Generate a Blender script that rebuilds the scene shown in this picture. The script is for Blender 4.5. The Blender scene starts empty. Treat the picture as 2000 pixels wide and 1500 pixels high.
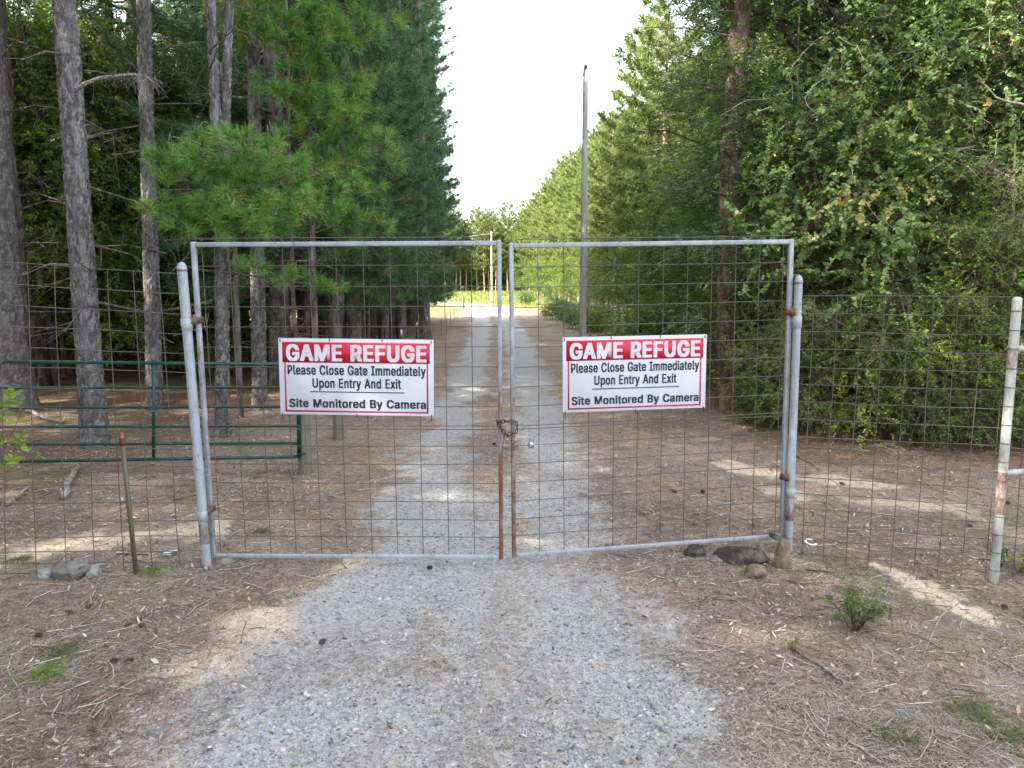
import bpy, math, random
import numpy as np
from mathutils import Vector, Matrix

random.seed(7)
sc = bpy.context.scene
COL = sc.collection
R = math.radians

# ------------------------------------------------------------------ camera
CAM_H, FPX, PITCH, ROLL = 2.2, 1420.0, 7.4, -0.4
cam_d = bpy.data.cameras.new("camera")
cam_d.sensor_width = 36.0
cam_d.lens = FPX / 2000.0 * 36.0
cam_d.clip_start, cam_d.clip_end = 0.05, 3000
cam = bpy.data.objects.new("camera", cam_d)
COL.objects.link(cam)
cam.matrix_world = Matrix.Translation((0, 0, CAM_H)) @ Matrix.Rotation(R(90 - PITCH), 4, 'X') @ Matrix.Rotation(R(ROLL), 4, 'Z')
sc.camera = cam

# ------------------------------------------------------------------ sky, sun, exposure
SUN_EL, SUN_AZ = 42.0, -118.0      # azimuth measured from +Y (ahead) towards +X: the sun stands to the left, a little behind
world = bpy.data.worlds.new("World")
sc.world = world
world.use_nodes = True
wn, wl = world.node_tree.nodes, world.node_tree.links
wn.clear()
sky = wn.new("ShaderNodeTexSky"); sky.sky_type = 'NISHITA'; sky.sun_disc = False
sky.sun_elevation = R(SUN_EL); sky.sun_rotation = R(SUN_AZ)
sky.air_density = 1.0; sky.dust_density = 4.0; sky.ozone_density = 1.0
veil = wn.new("ShaderNodeMix"); veil.data_type = 'RGBA'          # thin white overcast veil over the whole sky
veil.inputs[0].default_value = 0.62
veil.inputs[7].default_value = (6.2, 6.5, 6.9, 1)
bg = wn.new("ShaderNodeBackground"); bg.inputs[1].default_value = 0.13
wo = wn.new("ShaderNodeOutputWorld")
wl.new(sky.outputs[0], veil.inputs[6]); wl.new(veil.outputs[2], bg.inputs[0]); wl.new(bg.outputs[0], wo.inputs[0])
sun_d = bpy.data.lights.new("sun", 'SUN'); sun_d.energy = 4.8; sun_d.angle = R(0.53); sun_d.color = (1.0, 0.93, 0.80)
sun = bpy.data.objects.new("sun", sun_d); COL.objects.link(sun)
_sd = Vector((math.sin(R(SUN_AZ)) * math.cos(R(SUN_EL)), math.cos(R(SUN_AZ)) * math.cos(R(SUN_EL)), math.sin(R(SUN_EL))))
sun.rotation_euler = _sd.to_track_quat('Z', 'Y').to_euler()
sun.location = _sd * 60
vs = sc.view_settings
vs.view_transform = 'Standard'; vs.look = 'None'; vs.gamma = 1.0; vs.use_curve_mapping = False
vs.exposure = 2.25
sc.render.engine = 'CYCLES'
cy = sc.cycles
cy.max_bounces = 7; cy.diffuse_bounces = 3; cy.glossy_bounces = 2; cy.transmission_bounces = 4; cy.transparent_max_bounces = 4
cy.caustics_reflective = False; cy.caustics_refractive = False
cy.use_denoising = True

# ------------------------------------------------------------------ small maths
def smooth(a, b, x):
    t = np.clip((np.asarray(x, float) - a) / (b - a), 0, 1)
    return t * t * (3 - 2 * t)

def _hash(ix, iy, s):
    v = np.sin(ix * 127.1 + iy * 311.7 + s * 74.7) * 43758.5453
    return v - np.floor(v)

def vnoise(x, y, s=0):
    ix, iy = np.floor(x), np.floor(y)
    fx, fy = x - ix, y - iy
    fx, fy = fx * fx * (3 - 2 * fx), fy * fy * (3 - 2 * fy)
    a, b = _hash(ix, iy, s), _hash(ix + 1, iy, s)
    c, d = _hash(ix, iy + 1, s), _hash(ix + 1, iy + 1, s)
    return (a * (1 - fx) + b * fx) * (1 - fy) + (c * (1 - fx) + d * fx) * fy

def fbm(x, y, s=0, o=4):
    r, a, t = 0, .5, 0
    for i in range(o):
        r = r + a * vnoise(x, y, s + i * 13); t += a
        x, y, a = x * 2.03, y * 2.03, a * .5
    return r / t

def nrm(a):
    return a / np.maximum(np.linalg.norm(a, axis=-1, keepdims=True), 1e-9)

def ground_h(x, y):
    x = np.asarray(x, float); y = np.asarray(y, float)
    z = (fbm(x * .35 + 9, y * .35, 3, 2) - .5) * .12 * smooth(0, 3, np.abs(x) - 1.2)
    z = z - .13 * smooth(1.9, 3.4, x) * (1 - smooth(9, 13, y)) * smooth(1, 4, y)
    yy = np.clip(y, 40, 150)
    z = z + .00022 * (yy - 40) ** 2 + .012 * np.clip(y - 150, 0, 120)
    z = z + .018 * (vnoise(x * 2.6, y * 2.6, 5) - .5) + .010 * (vnoise(x * 7, y * 7, 8) - .5)
    return z

_RM = np.array((Matrix.Rotation(R(90 - PITCH), 3, 'X') @ Matrix.Rotation(R(ROLL), 3, 'Z')))
def ray(u, v):
    d = _RM @ np.array([(u - 1000) / FPX, -(v - 750) / FPX, -1.0])
    return d
def gp(u, v):                      # measured point of the photograph -> place on the ground
    d = ray(u, v); z = 0.0
    for _ in range(6):
        t = (z - CAM_H) / d[2]; p = np.array([0, 0, CAM_H]) + d * t
        z = float(ground_h(p[0], p[1]))
    p[2] = z
    return p
def yp(u, v, Y):                   # measured point -> place on the vertical plane y = Y
    d = ray(u, v); return np.array([0, 0, CAM_H]) + d * (Y / d[1])
def pp(u, v, P0, n):               # measured point -> place on a plane
    d = ray(u, v); o = np.array([0, 0, CAM_H]); return o + d * (np.dot(P0 - o, n) / np.dot(d, n))

# ------------------------------------------------------------------ mesh helpers
def fast_mesh(name, V, F, tint=None, smooth_sh=False, cols=None, mat=None):
    V = np.asarray(V, np.float32); F = np.asarray(F, np.int32)
    k = F.shape[1]
    me = bpy.data.meshes.new(name)
    me.vertices.add(len(V)); me.vertices.foreach_set("co", V.ravel())
    me.loops.add(F.size); me.loops.foreach_set("vertex_index", F.ravel())
    me.polygons.add(len(F))
    me.polygons.foreach_set("loop_start", np.arange(0, F.size, k, dtype=np.int32))
    me.polygons.foreach_set("loop_total", np.full(len(F), k, np.int32))
    if smooth_sh: me.polygons.foreach_set("use_smooth", np.ones(len(F), bool))
    me.update(calc_edges=True)
    if tint is not None:
        a = me.attributes.new("tint", 'FLOAT', 'POINT'); a.data.foreach_set("value", np.asarray(tint, np.float32))
    for n, c in (cols or {}).items():
        a = me.attributes.new(n, 'FLOAT_COLOR', 'POINT'); a.data.foreach_set("color", np.asarray(c, np.float32).ravel())
    if mat: me.materials.append(mat)
    return me

class Geo:                          # collects verts / quads (triangles repeat nothing: kept apart)
    def __init__(s): s.V, s.Q, s.T, s.n, s.t = [], [], [], 0, []
    def add(s, V, F, tint=None):
        V = np.asarray(V, float).reshape(-1, 3); F = np.asarray(F, int)
        (s.Q if F.shape[1] == 4 else s.T).append(F + s.n)
        s.V.append(V); s.n += len(V)
        s.t.append(np.full(len(V), .5) if tint is None else np.broadcast_to(tint, (len(V),)))
    def mesh(s, name, mat, smooth_sh=False):
        V = np.concatenate(s.V); t = np.concatenate(s.t)
        F = []
        if s.Q:
            q = np.concatenate(s.Q)
            if not s.T: return fast_mesh(name, V, q, t, smooth_sh, mat=mat)
            F.append(q[:, [0, 1, 2]]); F.append(q[:, [0, 2, 3]])
        if s.T: F.append(np.concatenate(s.T))
        return fast_mesh(name, V, np.concatenate(F), t, smooth_sh, mat=mat)

def link(name, me, parent=None):
    o = bpy.data.objects.new(name, me); COL.objects.link(o)
    if parent: o.parent = parent
    return o
def tag(o, label=None, cat=None, group=None, kind=None):
    if label: o["label"] = label
    if cat: o["category"] = cat
    if group: o["group"] = group
    if kind: o["kind"] = kind
    return o
def empty(name, loc=(0, 0, 0), label=None, cat=None, group=None):
    o = bpy.data.objects.new(name, None); COL.objects.link(o)
    o.location = loc; o.empty_display_size = .2
    return tag(o, label, cat, group)

def segs(P0, P1, r0, r1, sides=4):
    P0 = np.asarray(P0, float).reshape(-1, 3); P1 = np.asarray(P1, float).reshape(-1, 3); n = len(P0)
    r0 = np.broadcast_to(r0, (n,)); r1 = np.broadcast_to(r1, (n,))
    d = nrm(P1 - P0); ref = np.where(np.abs(d[:, 2:3]) > .9, [[1., 0, 0]], [[0., 0, 1]])
    a = nrm(np.cross(d, ref)); b = np.cross(d, a)
    th = np.arange(sides) * 2 * np.pi / sides
    ring = a[:, None] * np.cos(th)[None, :, None] + b[:, None] * np.sin(th)[None, :, None]
    V = np.concatenate([P0[:, None] + ring * r0[:, None, None], P1[:, None] + ring * r1[:, None, None]], 1)
    i = np.arange(sides); j = (i + 1) % sides
    f = np.stack([i, j, j + sides, i + sides], 1)
    F = (f[None] + (np.arange(n) * 2 * sides)[:, None, None]).reshape(-1, 4)
    return V.reshape(-1, 3), F

def tube(path, rad, sides=12, caps=True):
    P = np.asarray(path, float); n = len(P); rad = np.broadcast_to(rad, (n,))
    T = nrm(np.gradient(P, axis=0))
    up = np.array([0, 0, 1.]) if abs(T[0, 2]) < .9 else np.array([0, 1., 0])
    V = []
    a = np.cross(T[0], up); a /= np.linalg.norm(a)
    for k in range(n):
        a = a - T[k] * np.dot(a, T[k]); a /= np.linalg.norm(a)
        b = np.cross(T[k], a)
        th = np.arange(sides) * 2 * np.pi / sides
        V.append(P[k] + rad[k] * (np.outer(np.cos(th), a) + np.outer(np.sin(th), b)))
    V = np.concatenate(V)
    i = np.arange(sides); j = (i + 1) % sides
    F = np.concatenate([np.stack([i, j, j + sides, i + sides], 1) + k * sides for k in range(n - 1)])
    if caps:
        V = np.concatenate([V, P[:1], P[-1:]]); c0, c1 = len(V) - 2, len(V) - 1
        F = np.concatenate([F, np.stack([j, i, np.full(sides, c0), np.full(sides, c0)], 1)[:, [0, 1, 2, 2]] * 1,
                            np.stack([i, j, np.full(sides, c1), np.full(sides, c1)], 1) + np.array([(n - 1) * sides, (n - 1) * sides, 0, 0])])
        tri = F[-2 * sides:, :3]; F = F[:-2 * sides]
        return V, F, tri
    return V, F, None

def tube_obj(name, path, rad, mat, parent=None, sides=10, smooth_sh=True):
    V, F, tri = tube(path, rad, sides)
    g = Geo(); g.add(V, F); g.T.append(tri) if tri is not None else None
    return link(name, g.mesh(name, mat, smooth_sh), parent)

def box_bar(g, p0, p1, w, d, side, tint=None):
    """square bar from p0 to p1; w across `side` axis, d across the third axis"""
    p0, p1 = np.asarray(p0, float), np.asarray(p1, float)
    t = nrm(p1 - p0); s = np.asarray(side, float); s = nrm(s - t * np.dot(s, t)); n = np.cross(t, s)
    V = [p + s * w / 2 * a + n * d / 2 * b for p in (p0, p1) for a, b in ((-1, -1), (1, -1), (1, 1), (-1, 1))]
    F = [[0, 3, 2, 1], [4, 5, 6, 7], [0, 1, 5, 4], [1, 2, 6, 5], [2, 3, 7, 6], [3, 0, 4, 7]]
    g.add(V, F, tint)

def bevel_mod(o, w=.004, seg=2):
    m = o.modifiers.new("bevel", 'BEVEL'); m.width = w; m.segments = seg; m.limit_method = 'ANGLE'

# ------------------------------------------------------------------ materials
def mat_new(name):
    m = bpy.data.materials.new(name); m.use_nodes = True
    nt = m.node_tree; nt.nodes.clear()
    return m, nt.nodes, nt.links
def nn(N, t, **k):
    n = N.new(t)
    for a, b in k.items(): setattr(n, a, b)
    return n
def ramp(N, stops, interp='LINEAR'):
    r = N.new("ShaderNodeValToRGB"); r.color_ramp.interpolation = interp
    e = r.color_ramp.elements
    while len(e) > 1: e.remove(e[-1])
    e[0].position = stops[0][0]; e[0].color = (*stops[0][1], 1)
    for p, c in stops[1:]:
        x = e.new(p); x.color = (*c, 1)
    return r
def mix(N, L, fac, a, b):
    m = N.new("ShaderNodeMix"); m.data_type = 'RGBA'
    for s, v in ((0, fac), (6, a), (7, b)):
        if isinstance(v, (int, float)): m.inputs[s].default_value = v
        elif isinstance(v, tuple): m.inputs[s].default_value = (*v, 1)
        else: L.new(v, m.inputs[s])
    return m.outputs[2]
def math_(N, L, op, a, b=0.0, clamp=False):
    m = N.new("ShaderNodeMath"); m.operation = op; m.use_clamp = clamp
    for s, v in ((0, a), (1, b)):
        if isinstance(v, (int, float)): m.inputs[s].default_value = v
        else: L.new(v, m.inputs[s])
    return m.outputs[0]
def noise(N, L, scale, detail=4, rough=.6, vec=None, dist=0):
    n = N.new("ShaderNodeTexNoise"); n.inputs["Scale"].default_value = scale; n.inputs["Detail"].default_value = detail
    n.inputs["Roughness"].default_value = rough; n.inputs["Distortion"].default_value = dist
    if vec is not None: L.new(vec, n.inputs["Vector"])
    return n.outputs["Fac"]
def finish(N, L, col, rough=.8, metal=0.0, bump=None, bstr=.3, bdist=.01, spec=.3, nz=None):
    p = N.new("ShaderNodeBsdfPrincipled"); o = N.new("ShaderNodeOutputMaterial")
    if isinstance(col, tuple): p.inputs["Base Color"].default_value = (*col, 1)
    else: L.new(col, p.inputs["Base Color"])
    for k, v in (("Roughness", rough), ("Metallic", metal)):
        if isinstance(v, (int, float)): p.inputs[k].default_value = v
        else: L.new(v, p.inputs[k])
    p.inputs["Specular IOR Level"].default_value = spec
    if bump is not None:
        b = N.new("ShaderNodeBump"); b.inputs["Strength"].default_value = bstr; b.inputs["Distance"].default_value = bdist
        L.new(bump, b.inputs["Height"]); L.new(b.outputs[0], p.inputs["Normal"])
    L.new(p.outputs[0], o.inputs[0])
    return p

def leaf_mat(name, stops, trans=.35, rough=.5, tcol=1.6, spec=.35, var=.25, vscale=1.3):
    m, N, L = mat_new(name)
    at = nn(N, "ShaderNodeAttribute", attribute_name="tint")
    r = ramp(N, stops); L.new(at.outputs["Fac"], r.inputs[0])
    geo = N.new("ShaderNodeNewGeometry")
    oi = N.new("ShaderNodeObjectInfo")
    n1 = noise(N, L, vscale, 2, .5, geo.outputs["Position"])
    hs = N.new("ShaderNodeHueSaturation")
    L.new(r.outputs[0], hs.inputs["Color"])
    L.new(math_(N, L, 'ADD', math_(N, L, 'MULTIPLY', n1, var * 2), 1 - var), hs.inputs["Value"])
    L.new(math_(N, L, 'ADD', math_(N, L, 'MULTIPLY', oi.outputs["Random"], .02), .49), hs.inputs["Hue"])
    p = N.new("ShaderNodeBsdfPrincipled"); p.inputs["Roughness"].default_value = rough; p.inputs["Specular IOR Level"].default_value = spec
    L.new(hs.outputs[0], p.inputs["Base Color"])
    t = N.new("ShaderNodeBsdfTranslucent")
    L.new(mix(N, L, .5, hs.outputs[0], (.55 * tcol * .12, 1.0 * tcol * .12, .12 * tcol * .1)), t.inputs[0])
    ms = N.new("ShaderNodeMixShader"); ms.inputs[0].default_value = trans
    L.new(p.outputs[0], ms.inputs[1]); L.new(t.outputs[0], ms.inputs[2])
    o = N.new("ShaderNodeOutputMaterial"); L.new(ms.outputs[0], o.inputs[0])
    return m

M = {}
M['needles'] = leaf_mat("pine_needles", [(0, (.04, .10, .048)), (.45, (.075, .17, .072)), (.8, (.12, .235, .07)), (1, (.20, .14, .05))], .25, .5)
M['needles_near'] = leaf_mat("bright_pine_needles", [(0, (.06, .16, .045)), (.5, (.13, .31, .06)), (.85, (.25, .44, .08)), (1, (.26, .18, .06))], .3, .45)  # needle colour raised to carry the light on the near boughs
M['needles_far'] = leaf_mat("sun_tinted_pine_needles", [(0, (.14, .185, .055)), (.6, (.22, .265, .08)), (1, (.27, .29, .09))], .42, .6, vscale=.3)  # sunlight on the far trees is put into this brighter needle colour
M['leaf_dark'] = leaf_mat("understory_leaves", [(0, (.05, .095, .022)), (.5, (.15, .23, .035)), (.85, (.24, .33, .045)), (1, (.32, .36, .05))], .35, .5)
M['leaf_elm'] = leaf_mat("small_elm_leaves", [(0, (.05, .11, .03)), (.5, (.13, .24, .055)), (.85, (.22, .34, .085)), (1, (.30, .37, .09))], .35, .42, spec=.5)
M['leaf_cedar'] = leaf_mat("cedar_sprays", [(0, (.06, .11, .022)), (.5, (.12, .20, .035)), (.85, (.18, .27, .05)), (1, (.25, .24, .06))], .25, .6)
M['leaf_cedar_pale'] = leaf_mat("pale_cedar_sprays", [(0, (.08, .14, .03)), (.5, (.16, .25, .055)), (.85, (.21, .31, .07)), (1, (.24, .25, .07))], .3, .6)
M['leaf_bush'] = leaf_mat("bright_bush_leaves", [(0, (.08, .15, .025)), (.5, (.17, .29, .035)), (1, (.27, .38, .05))], .4, .45)  # lime leaves; also the sunlit leaf colour in the left wood
M['leaf_vine'] = leaf_mat("vine_leaves", [(0, (.055, .125, .035)), (.45, (.11, .20, .055)), (.74, (.19, .25, .075)), (.88, (.30, .28, .10)), (.96, (.34, .21, .09)), (1, (.40, .33, .06))], .3, .5)
M['leaf_right'] = leaf_mat("roadside_tree_leaves", [(0, (.08, .13, .03)), (.5, (.16, .23, .045)), (1, (.25, .29, .07))], .38, .5)
M['grass'] = leaf_mat("grass_blades", [(0, (.13, .17, .05)), (.5, (.20, .24, .07)), (1, (.32, .30, .13))], .35, .6)
M['weed'] = leaf_mat("weed_leaves", [(0, (.09, .12, .04)), (1, (.18, .23, .07))], .35, .5)

def bark_mat(name, c1, c2, c3, sx=9, sz=2.6, lichen=.25, attr=False, bstr=.8):
    m, N, L = mat_new(name)
    tc = N.new("ShaderNodeTexCoord"); mp = N.new("ShaderNodeMapping"); mp.inputs["Scale"].default_value = (sx, sx, sz)
    L.new(tc.outputs["Object"], mp.inputs[0])
    v = N.new("ShaderNodeTexVoronoi"); v.feature = 'DISTANCE_TO_EDGE'; v.inputs["Scale"].default_value = 1.6; L.new(mp.outputs[0], v.inputs["Vector"])
    v2 = N.new("ShaderNodeTexVoronoi"); v2.inputs["Scale"].default_value = 1.6; L.new(mp.outputs[0], v2.inputs["Vector"])
    n1 = noise(N, L, 14, 5, .7, tc.outputs["Object"]); n2 = noise(N, L, 2.2, 3, .5, tc.outputs["Object"])
    sep = N.new("ShaderNodeSeparateColor"); L.new(v2.outputs["Color"], sep.inputs[0])
    at = nn(N, "ShaderNodeAttribute", attribute_name="tint")
    base = at.outputs["Fac"] if attr else sep.outputs[0]
    f = math_(N, L, 'ADD', math_(N, L, 'MULTIPLY', base, .55), math_(N, L, 'MULTIPLY', n1, .5))
    r = ramp(N, [(.15, c1), (.5, c2), (.85, c3)]); L.new(f, r.inputs[0])
    li = ramp(N, [(.52, (0, 0, 0)), (.66, (1, 1, 1))]); L.new(n2, li.inputs[0])
    col = mix(N, L, math_(N, L, 'MULTIPLY', li.outputs[0], lichen), r.outputs[0], (.30, .33, .31))
    h = math_(N, L, 'ADD', math_(N, L, 'MULTIPLY', math_(N, L, 'MINIMUM', v.outputs["Distance"], .25), 2.0 if attr else 3.0), math_(N, L, 'MULTIPLY', n1, .8))
    finish(N, L, col, .92, 0, h, bstr, .02, .15)
    return m
M['bark_near'] = bark_mat("plated_pine_bark", (.048, .040, .036), (.14, .13, .128), (.33, .32, .325), 26, 7, attr=True, bstr=.9)
M['bark'] = bark_mat("pine_bark", (.05, .038, .034), (.12, .10, .095), (.22, .19, .18))
M['bark_red'] = bark_mat("red_brown_pine_bark", (.075, .05, .042), (.15, .105, .088), (.25, .195, .17), lichen=.15)
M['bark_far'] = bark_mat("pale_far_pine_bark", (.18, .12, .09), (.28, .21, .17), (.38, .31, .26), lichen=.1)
M['bark_dark'] = bark_mat("dark_understory_bark", (.03, .025, .02), (.07, .06, .05), (.14, .12, .10))
M['bark_dead'] = bark_mat("bleached_dead_wood", (.16, .14, .12), (.30, .28, .25), (.45, .42, .38), 20, 20, .1)

def wood_post_mat():
    m, N, L = mat_new("green_treated_timber")
    tc = N.new("ShaderNodeTexCoord"); mp = N.new("ShaderNodeMapping"); mp.inputs["Scale"].default_value = (30, 30, 1.5)
    L.new(tc.outputs["Object"], mp.inputs[0]); n = noise(N, L, 1.5, 5, .65, mp.outputs[0]); n2 = noise(N, L, 3, 3, .5, tc.outputs["Object"])
    r = ramp(N, [(.3, (.09, .085, .055)), (.5, (.16, .15, .105)), (.75, (.25, .235, .17))]); L.new(n, r.inputs[0])
    c = mix(N, L, math_(N, L, 'MULTIPLY', n2, .5), r.outputs[0], (.15, .165, .11))
    finish(N, L, c, .9, 0, n, .6, .01, .15); return m
M['timber'] = wood_post_mat()
def grey_pole_mat():
    m, N, L = mat_new("weathered_grey_pole")
    tc = N.new("ShaderNodeTexCoord"); mp = N.new("ShaderNodeMapping"); mp.inputs["Scale"].default_value = (14, 14, .6)
    L.new(tc.outputs["Object"], mp.inputs[0]); n = noise(N, L, 1.5, 5, .7, mp.outputs[0])
    r = ramp(N, [(.3, (.24, .225, .205)), (.5, (.42, .40, .37)), (.75, (.55, .53, .50))]); L.new(n, r.inputs[0])
    finish(N, L, r.outputs[0], .9, 0, n, .5, .02, .15); return m
M['pole'] = grey_pole_mat()

def steel_mat(name, rust_lo=.585, rust_hi=.70, zfade=None, base=(.29, .325, .36), zfade2=None):
    """painted / galvanised pipe with rust blotches; zfade=(z0,z1): more rust as height falls from z1 to z0"""
    m, N, L = mat_new(name)
    tc = N.new("ShaderNodeTexCoord")
    mp = N.new("ShaderNodeMapping"); mp.inputs["Scale"].default_value = (1, 1, .35); L.new(tc.outputs["Object"], mp.inputs[0])
    n1 = noise(N, L, 16, 6, .7, mp.outputs[0]); n2 = noise(N, L, 60, 3, .6, tc.outputs["Object"]); n3 = noise(N, L, 4, 3, .6, tc.outputs["Object"])
    f = math_(N, L, 'ADD', math_(N, L, 'MULTIPLY', n1, .8), math_(N, L, 'MULTIPLY', n2, .2))
    if zfade:
        sp = N.new("ShaderNodeSeparateXYZ"); L.new(tc.outputs["Object"], sp.inputs[0])
        mr = N.new("ShaderNodeMapRange"); L.new(sp.outputs[2], mr.inputs[0])
        mr.inputs[1].default_value = zfade[1]; mr.inputs[2].default_value = zfade[0]; mr.inputs[3].default_value = 0; mr.inputs[4].default_value = zfade[2]
        f = math_(N, L, 'ADD', f, mr.outputs[0])
    k = ramp(N, [(rust_lo, (0, 0, 0)), (rust_hi, (1, 1, 1))]); L.new(f, k.inputs[0])
    rr = ramp(N, [(.3, (.075, .032, .022)), (.55, (.16, .07, .035)), (.8, (.30, .18, .10))]); L.new(n2, rr.inputs[0])
    n5 = noise(N, L, 28, 5, .75, mp.outputs[0]); gr = ramp(N, [(.36, tuple(c * .62 for c in base)), (.5, base), (.64, tuple(min(1, c * 1.18) for c in base))]); L.new(math_(N, L, 'ADD', math_(N, L, 'MULTIPLY', n3, .5), math_(N, L, 'MULTIPLY', n5, .5)), gr.inputs[0])
    c = mix(N, L, k.outputs[0], gr.outputs[0], rr.outputs[0])
    finish(N, L, c, .55, 0, n2, .15, .003, .4); return m
M['galv'] = steel_mat("galvanised_tube")
M['galv_rusty'] = steel_mat("rusting_tube", .50, .62)
M['stile_rust'] = steel_mat("latch_stile_steel", .56, .82, (.6, 2.3, .30))
M['post_steel'] = steel_mat("gate_post_pipe", .565, .68, base=(.29, .33, .365))
M['end_steel'] = steel_mat("end_post_pipe", .53, .68, base=(.30, .32, .30))
M['rust'] = steel_mat("rusty_hinge_steel", .28, .45)
M['wire'] = steel_mat("weathered_mesh_wire", .50, .68, base=(.085, .08, .072))
M['tpost'] = steel_mat("old_green_tpost", .55, .7, base=(.10, .095, .06))
def plain(name, col, rough=.6, metal=0, spec=.4, nscale=20, amt=.15):
    m, N, L = mat_new(name)
    tc = N.new("ShaderNodeTexCoord"); n = noise(N, L, nscale, 4, .6, tc.outputs["Object"])
    r = ramp(N, [(.3, tuple(c * (1 - amt) for c in col)), (.7, tuple(min(1, c * (1 + amt)) for c in col))]); L.new(n, r.inputs[0])
    finish(N, L, r.outputs[0], rough, metal, None, spec=spec); return m
M['greenpaint'] = plain("dark_green_paint", (.008, .045, .040), .4, amt=.35, nscale=9)
M['sign_white'] = plain("sign_white", (.54, .56, .61), .5, amt=.05, nscale=3)
M['sign_red'] = plain("sign_red", (.55, .012, .035), .5, amt=.04)
M['sign_border'] = plain("sign_border_crimson", (.42, .02, .09), .5, amt=.04)
M['sign_black'] = plain("sign_black", (.012, .018, .035), .5, amt=.05)
M['black'] = plain("black_plastic", (.015, .015, .018), .5)
M['chain'] = plain("rusty_chain_steel", (.07, .04, .035), .7, .3, amt=.5, nscale=60)
M['lock'] = plain("padlock_steel", (.20, .19, .14), .35, .7)
M['lock_bright'] = plain("bright_padlock_steel", (.36, .36, .35), .25, .7)
M['white'] = plain("white_enamel", (.78, .78, .76), .5)
M['insul'] = plain("white_insulator", (.75, .75, .72), .5)
def rock_mat(name, a, b, c):
    m, N, L = mat_new(name)
    tc = N.new("ShaderNodeTexCoord"); n = noise(N, L, 9, 6, .65, tc.outputs["Object"]); n2 = noise(N, L, 40, 4, .7, tc.outputs["Object"])
    r = ramp(N, [(.32, a), (.5, b), (.7, c)]); L.new(n, r.inputs[0])
    finish(N, L, mix(N, L, math_(N, L, 'MULTIPLY', n2, .4), r.outputs[0], tuple(x * .6 for x in b)), .9, 0, n2, .6, .01, .2); return m
M['rock_grey'] = rock_mat("grey_sandstone", (.09, .085, .075), (.18, .172, .155), (.28, .265, .24))
M['rock_pale'] = rock_mat("pale_limestone", (.15, .15, .148), (.26, .26, .262), (.40, .40, .40))
M['rock_dark'] = rock_mat("dark_mossy_sandstone", (.022, .02, .019), (.055, .05, .043), (.19, .165, .12))
M['rock_tan'] = rock_mat("tan_sandstone", (.07, .055, .035), (.19, .145, .095), (.30, .25, .19))
M['stick'] = M['bark_dead']
M['cone'] = plain("dark_pinecone_scales", (.09, .068, .06), .9, amt=.4, nscale=80)

def scatter_mat(name, stops, rough=.85, var=.12):
    m, N, L = mat_new(name)
    at = nn(N, "ShaderNodeAttribute", attribute_name="tint"); r = ramp(N, stops); L.new(at.outputs["Fac"], r.inputs[0])
    finish(N, L, r.outputs[0], rough, 0, spec=.25); return m
M['pebbles'] = scatter_mat("gravel_stones", [(0, (.09, .09, .09)), (.3, (.205, .215, .23)), (.6, (.37, .39, .415)), (.8, (.38, .345, .30)), (.95, (.50, .48, .45)), (1, (.16, .10, .08))])
M['litter'] = scatter_mat("fallen_needles", [(0, (.05, .038, .031)), (.25, (.165, .118, .088)), (.5, (.28, .228, .19)), (.8, (.365, .325, .285)), (1, (.44, .405, .36))])
M['deadleaf'] = scatter_mat("fallen_leaves", [(0, (.08, .05, .038)), (.35, (.22, .14, .10)), (.6, (.38, .31, .25)), (.9, (.56, .50, .45)), (1, (.38, .19, .08))])

# ------------------------------------------------------------------ ground
road_px = [  # v, left edge, inner left, inner right, right edge of the two gravel tracks
    (1500, 200, 930, 1075, 1470), (1400, 280, 930, 1075, 1435), (1300, 395, 930, 1070, 1385), (1200, 540, 935, 1060, 1300), (1100, 690, 940, 1035, 1225),
    (1000, 715, 935, 1020, 1185), (900, 785, 930, 1010, 1150), (800, 842, 938, 1000, 1104), (700, 893, 952, 996, 1058), (650, 915, 956, 984, 1030),
    (620, 922, 955, 972, 1006), (604, 917, 945, 957, 990)]
RT = []
for v, *xs in road_px:
    ps = [gp(u, v) for u in xs]
    RT.append([np.mean([p[1] for p in ps])] + [p[0] for p in ps])
RT = np.array(RT); RT = RT[np.argsort(RT[:, 0])]
bend = []
for k, yy in enumerate(np.linspace(RT[-1, 0] + 5, RT[-1, 0] + 34, 7)):
    t = (k + 1) / 7
    sh = -24 * t ** 2
    bend.append([yy, RT[-1, 1] + sh * 1.25, RT[-1, 2] + sh, RT[-1, 3] + sh, RT[-1, 4] + sh * .82])
RT = np.concatenate([RT, bend]); YMAX = RT[-1, 0]
RT = np.concatenate([[[-3, *(RT[0, 1:] + np.array([-1.2, 0, 0, .6]))]], RT])

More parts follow.
